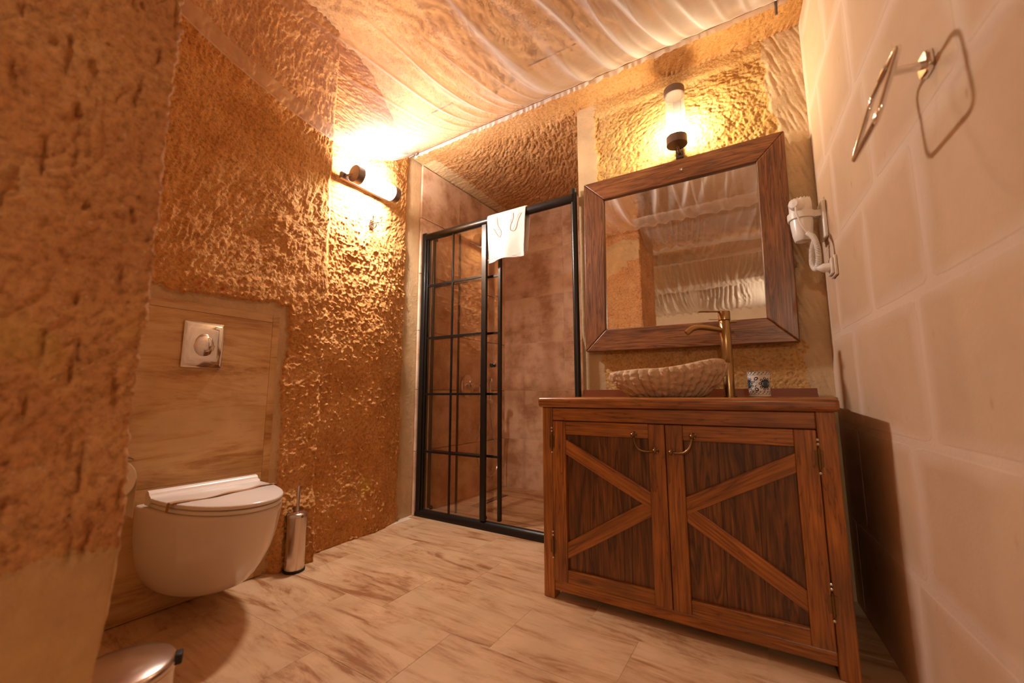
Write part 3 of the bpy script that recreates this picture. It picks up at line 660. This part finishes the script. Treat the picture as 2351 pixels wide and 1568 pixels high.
# ------------------------------------------------------------------ basin
ba = thing('stone_basin', (-.385, 1.915, .850), 'carved pale stone vessel basin with fluted sides on the vanity worktop', 'basin')
def basin():
    na, outp, inp = 288, [], []
    mb = MB(); a = np.linspace(0, 2*PI, na, endpoint=False)
    rim = .128+.012*np.cos(a-.15)+.012*np.sin(2*a+2.6)+.007*np.cos(3*a+.4)
    flu = np.abs(np.sin(a*20+.9*np.sin(a*2)+.6*np.sin(5*a)))
    rings = []
    def ring(t, rx, ry, zz, amp): 
        r = 1+amp*(flu**.55-.62)+amp*.5*perlin(a*6, a*0+t*7, 3)+amp*.28*perlin(a*22, a*0+t*26, 4)
        return [(rx*c*r_, ry*s*r_, z_) for c, s, r_, z_ in zip(np.cos(a), np.sin(a), r, zz)]
    for t in np.linspace(0, 1, 34):
        k = .60+.40*math.sin(t*PI/2)**.85; k -= .045*max(0, t-.86)/.14
        rings.append(ring(t, .243*k, .178*k, rim*t+.004*perlin(a*9, a*0+t*9, 9)*(1 if t > .05 else 0), .125*(1-.30*t)))
    for t in np.linspace(0, 1, 14)[1:]:
        ko = .955-.03*math.sin(t*PI/2); dz = .004*math.sin(t*PI)
        rings.append(ring(1, .243*(ko-.10*t), .178*(ko-.13*t), rim+dz-.003*t, .05*(1-t)))
    for t in np.linspace(0, 1, 22)[1:]:
        k = (.825)*math.cos(t*PI/2*.97)
        rings.append(ring(2, .243*k, .178*.97*k, rim*(1-t)+(.02)*t-.10*0*t, 0.0))
    mb.rings(rings, cap=True); return mb
basin().build('bowl', 'basin_stone', ba, angle=70)
MB().lathe([(.022, .021), (.022, .0235), (.016, .025), (.001, .025)], (0, 0, 0), 24).build('drain_plug', 'brass', ba)
# faucet
fa = thing('basin_faucet', (-.150, 2.09, .850), 'tall brushed bronze basin faucet with flat lever behind the stone basin', 'faucet')
MB().lathe([(.030, 0), (.030, .004), (.0235, .005), (.0235, .15), (.0232, .1505), (.0232, .1525), (.0235, .153), (.0235, .345), (.022, .347), (.001, .347)], (0, 0, 0), 36).build('body', 'brass', fa)
MB().lathe([(.022, .348), (.0255, .350), (.0255, .388), (.024, .390), (.001, .390)], (0, 0, 0), 36).build('cap', 'brass', fa)
sd = Vector((-.62, -.78, 0)).normalized()
sd = Vector((-.86, -.50, 0)).normalized()
MB().tube(smooth_path([tuple(sd*.015+Vector((0, 0, .305))), tuple(sd*.06+Vector((0, 0, .312))), tuple(sd*.115+Vector((0, 0, .318))), tuple(sd*.15+Vector((0, 0, .310))), tuple(sd*.175+Vector((0, 0, .290)))], 6), .0135, 18).build('spout', 'brass', fa)
lv = Matrix.Rotation(math.atan2(sd.y, sd.x), 4, 'Z')
MB().box(-.022, .115, -.011, .011, .388, .3925).build('lever', 'brass', fa, bevel=.002, mtx=lv)
MB().box(.018, .07, -.002, .002, .352, .3545).build('lever_pin', 'brass', fa, mtx=lv.copy())
MB().cyl((.02, 0, .34), (.045, .012, .342), .007, 14).build('side_knob', 'brass', fa)
# patterned cup
cu = thing('ceramic_cup', (-.033, 2.085, .850), 'small white cup with blue floral print and key borders', 'cup')
CR, CH = .0415, .108
def crad(h): return CR+.0028*(h/CH)**2
MB().lathe([(.001, 0), (.037, 0), (.0385, .002), (crad(.004), .004)]+[(crad(h), h) for h in np.linspace(.01, CH-.003, 8)]+[(crad(CH)+.0008, CH-.001), (crad(CH)-.001, CH), (crad(CH)-.003, CH-.003), (.037, .02), (.001, .012)], (0, 0, 0), 48).build('cup_body', 'cup_white', cu)
cam_a = math.atan2(-2.085, .033)        # direction that faces the camera
def wrap(u, v, off=.0004):              # u: metres around from the camera side (+ = to the right), v: height
    a = cam_a+u/CR; r = crad(v)+off; return (r*math.cos(a), r*math.sin(a), v)
def decal(polys, name, mt, off=.0004):
    mb = MB()
    for poly in polys:
        k = len(mb.v); n = len(poly); cu_, cv_ = sum(p[0] for p in poly)/n, sum(p[1] for p in poly)/n
        mb.v += [wrap(p[0], p[1], off) for p in poly]+[wrap(cu_, cv_, off)]
        mb.f += [(k+i, k+(i+1) % n, k+n) for i in range(n)]
    mb.build(name, mt, cu, smooth=False, fix=False)
def ell(u, v, a, b, rot=0, n=14): return [(u+a*math.cos(t)*math.cos(rot)-b*math.sin(t)*math.sin(rot), v+a*math.cos(t)*math.sin(rot)+b*math.sin(t)*math.cos(rot)) for t in np.linspace(0, 2*PI, n, endpoint=False)]
nav, tea, whi, tea2 = [], [], [], []
for uc in (.024, -.046, .094, -.116):
    nav.append(ell(uc, .056, .0165, .0175)); tea.append(ell(uc, .056, .011, .012))
    for k in range(9):
        a = k*2*PI/9+.3; px, pv = uc+.0195*math.cos(a), .056+.0215*math.sin(a)
        nav.append(ell(px, pv, .0070, .0055, a)); whi.append(ell(px+.0012*math.cos(a), pv+.0012*math.sin(a), .0036, .0023, a, 8))
        tea2.append(ell(uc+.0052*math.cos(a), .056+.0055*math.sin(a), .0026, .0006, a, 6))
    tea2.append(ell(uc, .056, .0015, .0015, 0, 8))
for uc in (-.011, .059, -.081):
    for v, s in ((.078, 1), (.033, -1)):
        nav.append(ell(uc+.001, v, .0088, .0066, .6*s)); whi.append(ell(uc+.0005, v-.0002*s, .0045, .0028, .6*s, 10))
    tea2.append(ell(uc-.006, .066, .005, .0016, 1.9)); tea2.append(ell(uc-.003, .047, .005, .0014, 1.1)); nav.append(ell(uc+.003, .060, .0035, .0006, .5)); nav.append(ell(uc+.003, .052, .0035, .0006, -.5))
decal(nav, 'navy_flowers', 'cup_navy'); [decal([t_], 'teal_flower_centre', 'cup_teal', .0006) for t_ in tea]; decal(whi, 'white_petal_hearts', 'cup_white', .0007); decal(tea2, 'teal_leaves', 'cup_teal', .0009)
for v0, vh in ((.0955, .0105), (.0135, .0105)):
    keys = []; nk = 18; pw = 2*PI*CR/nk
    for k in range(nk):
        u = k*pw-PI*CR
        keys.append([(u, v0+vh), (u+pw*.42, v0+vh), (u+pw*.30, v0+vh*.60), (u-pw*.02, v0+vh*.50), (u-pw*.06, v0+vh*.62), (u+pw*.12, v0+vh*.72)])
        keys.append([(u+pw*.45, v0), (u+pw*.80, v0), (u+pw*.70, v0+vh*.38), (u+pw*.95, v0+vh*.5), (u+pw*.99, v0+vh*.40), (u+pw*.86, v0+vh*.2)])
    for vv in (v0-.002, v0+vh+.001):
        for k in range(36):
            u = k*2*PI*CR/36-PI*CR; keys.append([(u, vv), (u+2*PI*CR/36, vv), (u+2*PI*CR/36, vv+.0007), (u, vv+.0007)])
    decal(keys, 'key_border', 'cup_navy')

# ------------------------------------------------------------------ mirror
mi = thing('wall_mirror', (-.372, YB-.012, 1.622), 'square mirror in a wide dark wooden frame hung above the basin', 'mirror')
mi.rotation_euler = (0, math.radians(.7), 0)
W2, H2, FW, TH = .517, .518, .124, .048
bank = [((-W2, 0), (-W2+FW, 0), 'v'), ((W2-FW, 0), (W2, 0), 'v')]
def frame_board(pts, rot, depth=TH):
    fr = rot; inv = fr.inverted(); mb = MB(); q_ = [inv @ Vector((p[0], 0, p[1])) for p in pts]
    mb.v = [(p.x, -depth, p.z) for p in q_]+[(p.x, -.002, p.z) for p in q_]
    mb.f = [(0, 1, 2, 3), (7, 6, 5, 4), (0, 4, 5, 1), (1, 5, 6, 2), (2, 6, 7, 3), (3, 7, 4, 0)]
    mb.build('frame_board', 'wood_mirror', mi, bevel=.006, seg=3, mtx=fr, angle=60)
I4 = Matrix.Identity(4); RV = Matrix.Rotation(-PI/2, 4, 'Y')
e = .0006
frame_board([(-W2, -H2), (W2, -H2), (W2-FW, -H2+FW), (-W2+FW, -H2+FW)], I4.copy())
frame_board([(-W2+FW, H2-FW), (W2-FW, H2-FW), (W2, H2), (-W2, H2)], I4.copy())
frame_board([(-W2, -H2+e), (-W2+FW, -H2+FW+e), (-W2+FW, H2-FW-e), (-W2, H2-e)], RV.copy())
frame_board([(W2-FW, -H2+FW+e), (W2, -H2+e), (W2, H2-e), (W2-FW, H2-FW-e)], RV.copy())
MB().box(-W2+FW-.01, W2-FW+.01, -.030, -.024, -H2+FW-.01, H2-FW+.01).build('mirror_pane', 'mirror_glass', mi, smooth=False)
MB().lathe([(.008, 0), (.008, -.002), (.005, -.003), (.0045, -.0015), (.0005, -.001)], (.045, -TH, H2-.062), 16, 'y').build('screw_cap', 'screw_metal', mi)

# ------------------------------------------------------------------ wall sconces (bar, stem, capped ribbed tube)
def sconce(loc, label, bulb, bulb_z, bulb_len, mtx):
    r = thing('wall_sconce', loc, label, 'lamp', group=None)
    r.matrix_local = mtx       # local: z along the tube, -y away from the wall
    MB().box(-.020, .020, -.022, -.0005, -.035, .335).build('back_bar', 'bronze_metal', r, bevel=.002)
    MB().cyl((0, -.02, -.012), (0, -.088, .008), .0065, 14).lathe([(.010, -.020), (.012, -.024), (.010, -.028)], (0, 0, -.012), 14, 'y').build('stem', 'bronze_metal', r)
    MB().lathe([(.001, 0), (.052, 0), (.053, .001), (.053, .046), (.051, .047), (.001, .047)], (0, -.092, .0), 40).build('end_cap', 'bronze_metal', r)
    MB().lathe([(.001, .290), (.052, .290), (.053, .291), (.053, .330), (.051, .332), (.001, .332)], (0, -.092, .0), 40).build('end_cap', 'bronze_metal', r)
    rib = lambda a: .05*abs(math.cos(a*11))-.025
    MB().lathe([(.0485, .047), (.0485, .290), (.0455, .290), (.0455, .047)], (0, -.092, 0), 192, 'z', rib=rib).build('ribbed_glass', 'glass_lamp', r, angle=60)
    MB().lathe([(.001, bulb_z), (.016, bulb_z+.004), (.019, bulb_z+.015), (.019, bulb_z+bulb_len-.02), (.012, bulb_z+bulb_len-.004), (.001, bulb_z+bulb_len)], (0, -.092, 0), 24).build('bulb', bulb, r)
    return r
# left wall: tube lies horizontally along the wall, stem end towards the camera
ma = Matrix(((0, -1, 0, -2.135), (0, 0, 1, 1.475), (-1, 0, 0, 2.195), (0, 0, 0, 1)))
sconce((0, 0, 0), 'glowing white tube lamp mounted sideways on the rock wall near the shower', 'bulb_left', .055, .22, ma)
sconce((0, 0, 0), 'glowing yellow upright tube lamp on the rock wall above the mirror', 'bulb_mirror', .052, .105, T(-.330, YB+.004, 2.205))

# ------------------------------------------------------------------ robe hook below the left lamp
hk = thing('robe_hook', (-2.165, 1.715, 1.985), 'small chrome robe hook on the rock wall below the left lamp', 'hook')
MB().box(0, .006, -.018, .018, -.03, .03).build('back_plate', 'chrome', hk, bevel=.003)
for s_ in (-1, 1): MB().tube(smooth_path([(.004, s_*.008, .01), (.04, s_*.02, .012), (.055, s_*.032, .018), (.058, s_*.035, .035)], 4), .004, 10).build('prong', 'chrome', hk)
MB().tube(smooth_path([(.004, 0, -.012), (.03, 0, -.03), (.045, 0, -.025), (.05, 0, -.01)], 4), .004, 10).build('prong', 'chrome', hk)

# ------------------------------------------------------------------ toilet
to = thing('toilet', (-2.138, .853, 0), 'wall-hung white toilet with closed lid and paper strip on the left', 'toilet')
def dshape(L, hw, n=44, p=2.6, q_=2.05, x0=0.):
    pts = []
    for t in np.linspace(0, 1, n):
        u = math.sin(t*PI/2); pts.append((x0+u*L, -hw*(max(0, 1-u**p))**(1/q_)))
    return pts+[(px, -py) for px, py in reversed(pts[:-1])]
mb = MB(); rings = []
for z_, L, hw in ((.098, .20, .105), (.100, .25, .125), (.108, .285, .145), (.125, .325, .160), (.16, .37, .176), (.21, .415, .192), (.27, .452, .203), (.33, .478, .209), (.385, .495, .211), (.415, .502, .211), (.428, .503, .209), (.433, .498, .203)):
    rings.append([(px, py, z_) for px, py in dshape(L, hw)])
mb.rings(rings); mb.build('bowl', 'ceramic', to, angle=60)
def slab(L, hw, z0, z1, x0, r=.006):
    mb = MB(); rr = []
    for z_, s_ in ((z0, .985), (z0+r*.4, .996), (z0+r, 1), (z1-r, 1), (z1-r*.4, .995), (z1, .98)):
        rr.append([(x0+(px-x0)*1 if px <= x0 else x0+(px-x0)*s_, py*s_, z_) for px, py in dshape(L, hw, x0=x0)])
    return mb.rings(rr)
slab(.435, .194, .435, .450, .075).build('seat', 'lid_plastic', to, angle=60)
slab(.440, .197, .4535, .470, .072).build('lid', 'lid_plastic', to, angle=60)
mb = MB(); hp_ = [(.055, .440), (.055, .478), (.060, .490), (.070, .4945), (.082, .492), (.090, .485), (.094, .478), (.104, .476), (.112, .4705), (.112, .462), (.09, .44)]
mb.rings([[(px, yy, pz) for px, pz in hp_] for yy in (-.199, -.196, .196, .199)]); mb.build('hinge_cover', 'lid_plastic', to, bevel=0, angle=35)
mb = MB(); bn = []
for t in np.linspace(0, 1, 60):
    s_ = (t-.5)*2; yy = max(-1, min(1, s_*1.10)); over = max(0, abs(s_)*1.10-1)
    y_ = yy*.1985; zz = .4722-over*.32+(.002*math.sin(t*17) if over == 0 else 0); xx = .262+.020*math.sin(t*5.2)+.004*math.sin(t*21)
    tw_ = .004*math.sin(t*13); bn.append([(xx-.0115, y_, zz+tw_*.3), (xx+.0115, y_, zz-tw_*.3+.0006), (xx+.0115, y_*1.001, zz-tw_*.3+.0014), (xx-.0115, y_*1.001, zz+tw_*.3+.0008)])
mb.rings(bn); mb.build('paper_strip', 'strip_paper', to, label='brown paper hygiene strip across the lid', fix=True)
MB().lathe([(.001, -.205), (.011, -.2045), (.012, -.200)], (.15, 0, .37), 20, 'y').build('bolt_cover', 'chrome', to)
# flush plate
fp = thing('flush_plate', (-2.1375, .8165, 1.084), 'square chrome flush plate with oval button above the toilet', 'flush plate')
mb = MB(); rr = []
for x_, w in ((0, 1), (.006, 1), (.0075, .985), (.012, .80), (.0135, .6)):
    rr.append([(x_, .0775*w*s1, .1025*w*s2) for s1, s2 in ((-1, -1), (1, -1), (1, 1), (-1, 1))])
mb.rings(rr); mb.build('plate', 'chrome', fp, bevel=.003, seg=3, angle=25)
def dome(y0, cut, name):
    mb = MB(); na = 40; rr = []
    for t in np.linspace(0, 1, 9):
        k = math.cos(t*PI/2*.98); rr.append([(.0135+.008*math.sin(t*PI/2), .037*k*math.cos(a), .049*k*math.sin(a)) for a in np.linspace(0, 2*PI, na, endpoint=False)])
    mb.rings(rr); return mb
dome(0, 0, '').build('large_button', 'chrome', fp)
mb = MB(); pts = []
for t in np.linspace(0, 1, 24): a = PI+t*PI; pts.append((.038*math.cos(a), .050*math.sin(a)))
inner = []
for t in np.linspace(0, 1, 24): a = PI+t*PI; inner.append((.030*math.cos(a), -.004+.026*math.sin(a)))
ro = [[(.0145+.006, p[0]*1.01, p[1]*1.01) for p in pts], [(.023, (p[0]+i_[0])/2, (p[1]+i_[1])/2) for p, i_ in zip(pts, inner)], [(.024, i_[0], i_[1]) for i_ in inner], [(.013, i_[0], i_[1]) for i_ in inner]]
ro = [[(.0135, p[0]*1.01, p[1]*1.01) for p in pts]]+ro
mb.rings(ro, cap=False, closed=False); mb.build('small_button', 'chrome', fp)
# toilet brush
tb = thing('toilet_brush', (-2.058, 1.262, 0), 'steel toilet brush in a cylindrical holder on the floor beside the toilet', 'toilet brush')
MB().lathe([(.001, 0), (.049, 0), (.050, .003), (.050, .012), (.047, .013), (.001, .013)], (0, 0, 0), 36).build('base_ring', 'rubber', tb)
MB().lathe([(.0465, .013), (.0465, .255), (.0475, .256), (.0475, .262), (.0465, .264), (.0465, .268), (.043, .274), (.03, .279), (.014, .281), (.001, .281)], (0, 0, 0), 40).build('holder', 'steel', tb)
MB().lathe([(.0075, .281), (.0075, .400), (.006, .405), (.001, .406)], (0, 0, 0), 18).build('handle', 'steel', tb)
# pedal bin
bi = thing('waste_bin', (-1.345, .412, 0), 'small shiny steel pedal bin on the floor beside the near pillar', 'bin')
MB().lathe([(.001, 0), (.102, 0), (.104, .004), (.104, .014), (.1, .015)], (0, 0, 0), 44).build('base_ring', 'rubber', bi)
MB().lathe([(.099, .015), (.101, .10), (.102, .195), (.104, .197), (.104, .203), (.098, .204)], (0, 0, 0), 44).build('body', 'steel', bi)
MB().lathe([(.105, .205), (.106, .214), (.103, .221), (.095, .226), (.05, .234), (.001, .236)], (0, 0, 0), 44).build('lid', 'steel', bi)
MB().box(-.016, .016, -.008, .008, .200, .224).build('hinge', 'rubber', bi, bevel=.004, mtx=T(.045, .098, 0) @ Matrix.Rotation(-.43, 4, 'Z'))
MB().box(-.015, .015, -.14, -.10, .018, .024).build('pedal', 'steel', bi, bevel=.002, mtx=Matrix.Rotation(2.6, 4, 'Z'))
# toilet paper holder behind the pillar
tp = thing('paper_holder', (-1.475, .308, .645), 'toilet paper holder with dark cover flap behind the near pillar', 'paper holder')
MB().box(-.07, .07, 0, .010, .045, .085).build('back_plate', 'bronze_metal', tp, bevel=.003)
mb = MB(); mb.rings([[(xx, .062+rr_*math.cos(a), rr_*math.sin(a)) for a in np.linspace(.9, 2.6, 14) for rr_ in ((.066, .063) if 0 else (.066,))] + [(xx, .062+.0635*math.cos(a), .0635*math.sin(a)) for a in np.linspace(2.6, .9, 14)] for xx in (-.066, .066)]); mb.build('cover_flap', 'bronze_metal', tp)
MB().cyl((-.066, .062, 0), (.066, .062, 0), .006, 12).build('rod', 'bronze_metal', tp)
tr_ = thing('toilet_roll', (-1.475, .370, .645), 'cream toilet paper roll peeking out behind the near pillar edge', 'toilet paper')
MB().lathe([(.019, -.05), (.054, -.05), (.055, -.049), (.055, .049), (.054, .05), (.019, .05)], (0, 0, 0), 40, 'x').build('roll', 'paper', tr_)
MB().rings([[(xx, .055+.001, zz) for zz in np.linspace(0, -.10, 8)]+[(xx, .0545+.001, zz) for zz in np.linspace(-.10, 0, 8)] for xx in (-.05, .05)]).build('loose_sheet', 'paper', tr_)

# ------------------------------------------------------------------ things on the right wall (local: +y away from the wall, x along it)
def on_right(y, z, off=0): return Matrix.Translation((xr(y)-.0015, y, z)) @ Matrix.Rotation(PI/2+wang, 4, 'Z')
# towel ring
rg = thing('towel_ring', (0, 0, 0), 'chrome rounded square towel ring hanging on the pale right wall', 'towel ring'); rg.matrix_local = on_right(1.15, 1.565)
mb = MB(); mb.rings([[(.024*w*math.copysign(abs(math.cos(a))**.5, math.cos(a)), d_, .024*w*math.copysign(abs(math.sin(a))**.5, math.sin(a))) for a in np.linspace(0, 2*PI, 32, endpoint=False)] for d_, w in ((0, 1), (.008, 1), (.011, .9))]); mb.build('wall_flange', 'chrome', rg)
MB().cyl((0, .008, 0), (0, .066, .004), .009, 18).build('arm', 'chrome', rg)
path = []; hw, hh, rc = .096, .080, .028
for cx_, cz_, a0 in ((hw-rc, -rc, 0), (-hw+rc, -rc, PI/2), (-hw+rc, -2*hh+rc, PI), (hw-rc, -2*hh+rc, 3*PI/2)):
    for t in np.linspace(0, PI/2, 8): path.append((cx_+rc*math.cos(a0+t), .072-(cz_+rc*math.sin(a0+t))*.31, .006+(cz_+rc*math.sin(a0+t))*.95))
MB().tube(path, .0058, 12, closed_path=True).build('ring', 'chrome', rg)
MB().cyl((-.022, .072, .006), (.022, .072, .006), .0085, 16).build('ring_sleeve', 'chrome', rg)
# hair dryer in its holder
hd = thing('hair_dryer', (0, 0, 0), 'white hair dryer in a wall holder with coiled cord beside the mirror', 'hair dryer'); hd.matrix_local = on_right(2.19, 1.62)
MB().box(-.045, .045, 0, .016, -.085, .085).build('holder_plate', 'white_plastic', hd, bevel=.006, seg=3)
mb = MB(); cy_ = .085; mb.lathe([(.050, -.002), (.052, 0), (.052, .028), (.050, .030), (.046, .030), (.046, -.002), (.050, -.002)], (0, cy_, .02), 40); mb.box(-.022, .022, .008, .045, .02, .048); mb.build('holder_ring', 'white_plastic', hd)
MB().lathe([(.001, .112), (.036, .112), (.041, .106), (.043, .095), (.0435, .060), (.044, .02), (.042, -.01), (.038, -.05), (.032, -.078), (.029, -.080), (.026, -.07), (.001, -.06)], (0, cy_, .0), 40).build('dryer_body', 'white_plastic', hd, angle=55)
for k in range(18):
    a = 2*PI*k/18; MB().box(-.002, .002, -.002, .002, -.004, .004).build('grille_tooth', 'white_plastic', hd, smooth=False, mtx=T(.038*math.cos(a), cy_+.038*math.sin(a), .111))
MB().lathe([(.001, .05), (.018, .048), (.024, .040), (.026, .02), (.026, 0)], (0, 0, 0), 24, 'y').build('cord_boss', 'white_plastic', hd, mtx=T(-.030, cy_+.010, .075) @ Matrix.Rotation(1.0, 4, 'Z'))
cord = smooth_path([(-.066, .110, .072), (-.074, .112, .03), (-.070, .095, -.03), (-.060, .075, -.065)], 8); MB().tube(cord, .004, 8).build('straight_cord', 'white_plastic', hd)
axis = smooth_path([(-.060, .075, -.065), (-.090, .062, -.10), (-.105, .055, -.16), (-.085, .055, -.215), (-.050, .06, -.225), (-.022, .065, -.19), (-.020, .06, -.13), (-.030, .05, -.09)], 26)
coil = []; L_ = 0; up = Vector((0, 1, 0))
for i, p in enumerate(axis):
    t = (axis[min(i+1, len(axis)-1)]-axis[max(i-1, 0)]).normalized(); L_ += (axis[i]-axis[i-1]).length if i else 0
    a = (up-t*up.dot(t)).normalized(); b_ = t.cross(a)
    seg_ = (axis[min(i+1, len(axis)-1)]-p)
    for k in range(4):
        ph = (L_+seg_.length*k/4)/.0062*2*PI; coil.append(p+seg_*k/4+(a*math.cos(ph)+b_*math.sin(ph))*.0088)
MB().tube(coil, .0027, 6).build('coiled_cord', 'white_plastic', hd)
so = thing('wall_socket', (0, 0, 0), 'beige plastic wall socket with plug below the hair dryer', 'socket'); so.matrix_local = on_right(2.10, 1.385)
MB().box(-.042, .042, 0, .010, -.042, .042).build('cover_plate', 'socket_plastic', so, bevel=.003)
MB().box(-.034, .034, .010, .020, -.034, .034).build('socket_insert', 'socket_plastic', so, bevel=.004)
MB().lathe([(.019, .018), (.019, .04), (.014, .05), (.006, .062), (.001, .062)], (0, 0, 0), 24, 'y').build('plug', 'white_plastic', so)

# ------------------------------------------------------------------ cloth draped under the ceiling
def drape(name, label, x0, x1, y0, y1, zw0, zw1, sag, nx, ny, ruff, seed, wave=.012, left_sag=0, gath=.5, dens=9., rightop=.30, base_op=.0):
    s = np.linspace(0, 1, nx); t = np.linspace(0, 1, ny); Sg, Tg = np.meshgrid(s, t)
    X0, X1 = (x0 if callable(x0) else (lambda t_: x0+0*t_)), (x1 if callable(x1) else (lambda t_: x1+0*t_))
    xx = X0(Tg)+(X1(Tg)-X0(Tg))*Sg
    yy = y0+(y1-y0)*Tg
    cat_ = 4*Tg*(1-Tg)
    yy = yy+.02*perlin(Sg*6, Tg*2, seed+1)*cat_
    def lines(den, sd, wid):
        ph = xx*den+perlin(xx*1.4, Tg*1.1, sd)*3.2*(.25+Tg)+Tg*(.8+.5*den/9)
        k_ = np.floor(ph); fr_ = np.abs(ph-k_-.5)
        amp = .5+.5*np.sin(k_*12.9898+sd)                      # each fold its own strength and reach
        reach = .35+.6*(.5+.5*np.sin(k_*78.233+sd*2))
        return np.exp(-(fr_/wid)**2)*amp*sm(reach, reach*.45, Tg), np.sin((ph-k_-.5)*2*PI)*amp
    l1, b1 = lines(dens, seed, .16); l2, b2 = lines(dens*2.1, seed+50, .13)
    soft = np.clip(perlin(xx*2.6, Tg*1.3+xx*.4, seed+6), -.3, .6)
    fine = perlin(xx*26, Tg*2.2, seed+2)
    endw = np.exp(-Tg/.03)*.006+np.exp(-(1-Tg)/.06)*ruff
    zz = zw0+(zw1-zw0)*Tg-(sag+left_sag*sm(.25, 0, Sg))*cat_**.9-(l1*1.5+l2*.6)*wave*np.minimum(1, cat_*3+.15)-b1*wave*.4*cat_+perlin(xx*2.1, Tg*2.0, seed+4)*.05*cat_+fine*.003
    zz = zz+np.sin(xx*44+4*perlin(xx*5, Tg*0+1, seed+5))*endw*.55
    wv = gath*(l1*.85+l2*.55)+.30*soft
    wv = wv+.22*sm(.05, .046, Sg)+.5*sm(.006, .003, Sg)+.8*np.exp(-(Tg/.012)**2)+.7*np.exp(-(1-Tg)/.03)
    wv = np.clip(wv+sm(.30, .95, Sg)*rightop+base_op, 0, 1)
    o = surf(name, 'sheer', xx, yy, zz, kind=None, weave=wv)
    return tag(o, label, 'drape', 'sheer cloth panels slung under the ceiling')
d0 = drape('ceiling_drape', 'large sheer white cloth slung under the rock ceiling above the mirror wall', lambda t: -2.225+.20*np.sin(np.clip(t*1.1, 0, 1)*PI*.5), .20, 2.085, .42, 2.685, 2.58, .225, 640, 200, .045, 3, wave=.012, left_sag=.06, gath=.8, dens=6.)
drape('ceiling_drape', 'second sheer cloth under the ceiling, seen in the mirror below the first', -1.10, .30, .38, -.50, 2.70, 2.62, .20, 200, 70, .03, 13, gath=.25)
drape('ceiling_drape', 'third narrow sheer cloth under the ceiling, seen in the mirror with straight hem', -1.35, .36, -.62, -1.02, 2.66, 2.56, .05, 180, 50, .012, 23, gath=.2)
drape('ceiling_drape', 'fourth gathered cloth under the ceiling, seen in the mirror with ruffled folds', -1.9, .42, -1.15, -2.25, 2.62, 2.50, .14, 260, 80, .06, 33, gath=1., dens=14, wave=.035, base_op=.25)
drape('ceiling_drape', 'fifth gathered white cloth under the ceiling, lowest one seen in the mirror', -2.4, .52, -2.4, -3.95, 2.60, 2.44, .12, 260, 80, .08, 43, gath=1., dens=16, wave=.04, base_op=.45)
# gathered hem along the wire
x = np.linspace(-2.19, .20, 900); t = np.linspace(0, 1, 5); Xg, Tg = np.meshgrid(x, t)
fr_ = np.sin(Xg*95+16*perlin(Xg*6, Xg*0, 91))*.35+perlin(Xg*24, Xg*0, 92)*1.3
surf('hem_ruffle', 'sheer', Xg, 2.100+fr_*.008*(.3+Tg)+.004*Tg, 2.700-.034*Tg+.006*perlin(Xg*12, Tg*0, 93)*Tg, kind=None, parent=d0, weave=np.full(Xg.shape, .75))
# wire and its clamp
wi = thing('drape_wire', (-1.0, 2.09, 2.69), 'thin tension wire with dark clamp holding the cloth along the mirror wall', 'wire'); ml = local(wi)
MB().cyl((-2.215, 2.095, 2.688), (.25, 2.095, 2.692), .0025, 8).build('wire', 'steel', wi, mtx=ml.copy())
MB().cyl((-2.20, 2.06, 2.655), (-2.165, 2.075, 2.672), .012, 14).cyl((-2.155, 2.08, 2.676), (-2.14, 2.087, 2.682), .012, 14).build('clamp', 'bronze_metal', wi, mtx=ml.copy())
MB().cyl((.155, 2.10, 2.70), (.155, 2.12, 2.64), .006, 10).build('end_pin', 'bronze_metal', wi, mtx=ml.copy())

# ------------------------------------------------------------------ unseen tube lamps added as fill light behind the camera
for k, (xx, yy, lab) in enumerate(((xr(-2.7), -2.7, 'added unseen fill lamp, upright tube on the plain right wall of the room behind'), (-3.29, -2.6, 'added unseen fill lamp, upright tube on the far left wall of the room behind'))):
    rot = Matrix.Rotation(-PI/2 if k == 0 else PI/2, 4, 'Z')
    sconce((0, 0, 0), lab, 'bulb_fill', .055, .2, T(xx-.002 if k == 0 else xx+.002, yy, 1.85) @ rot)
bpy.context.view_layer.update()
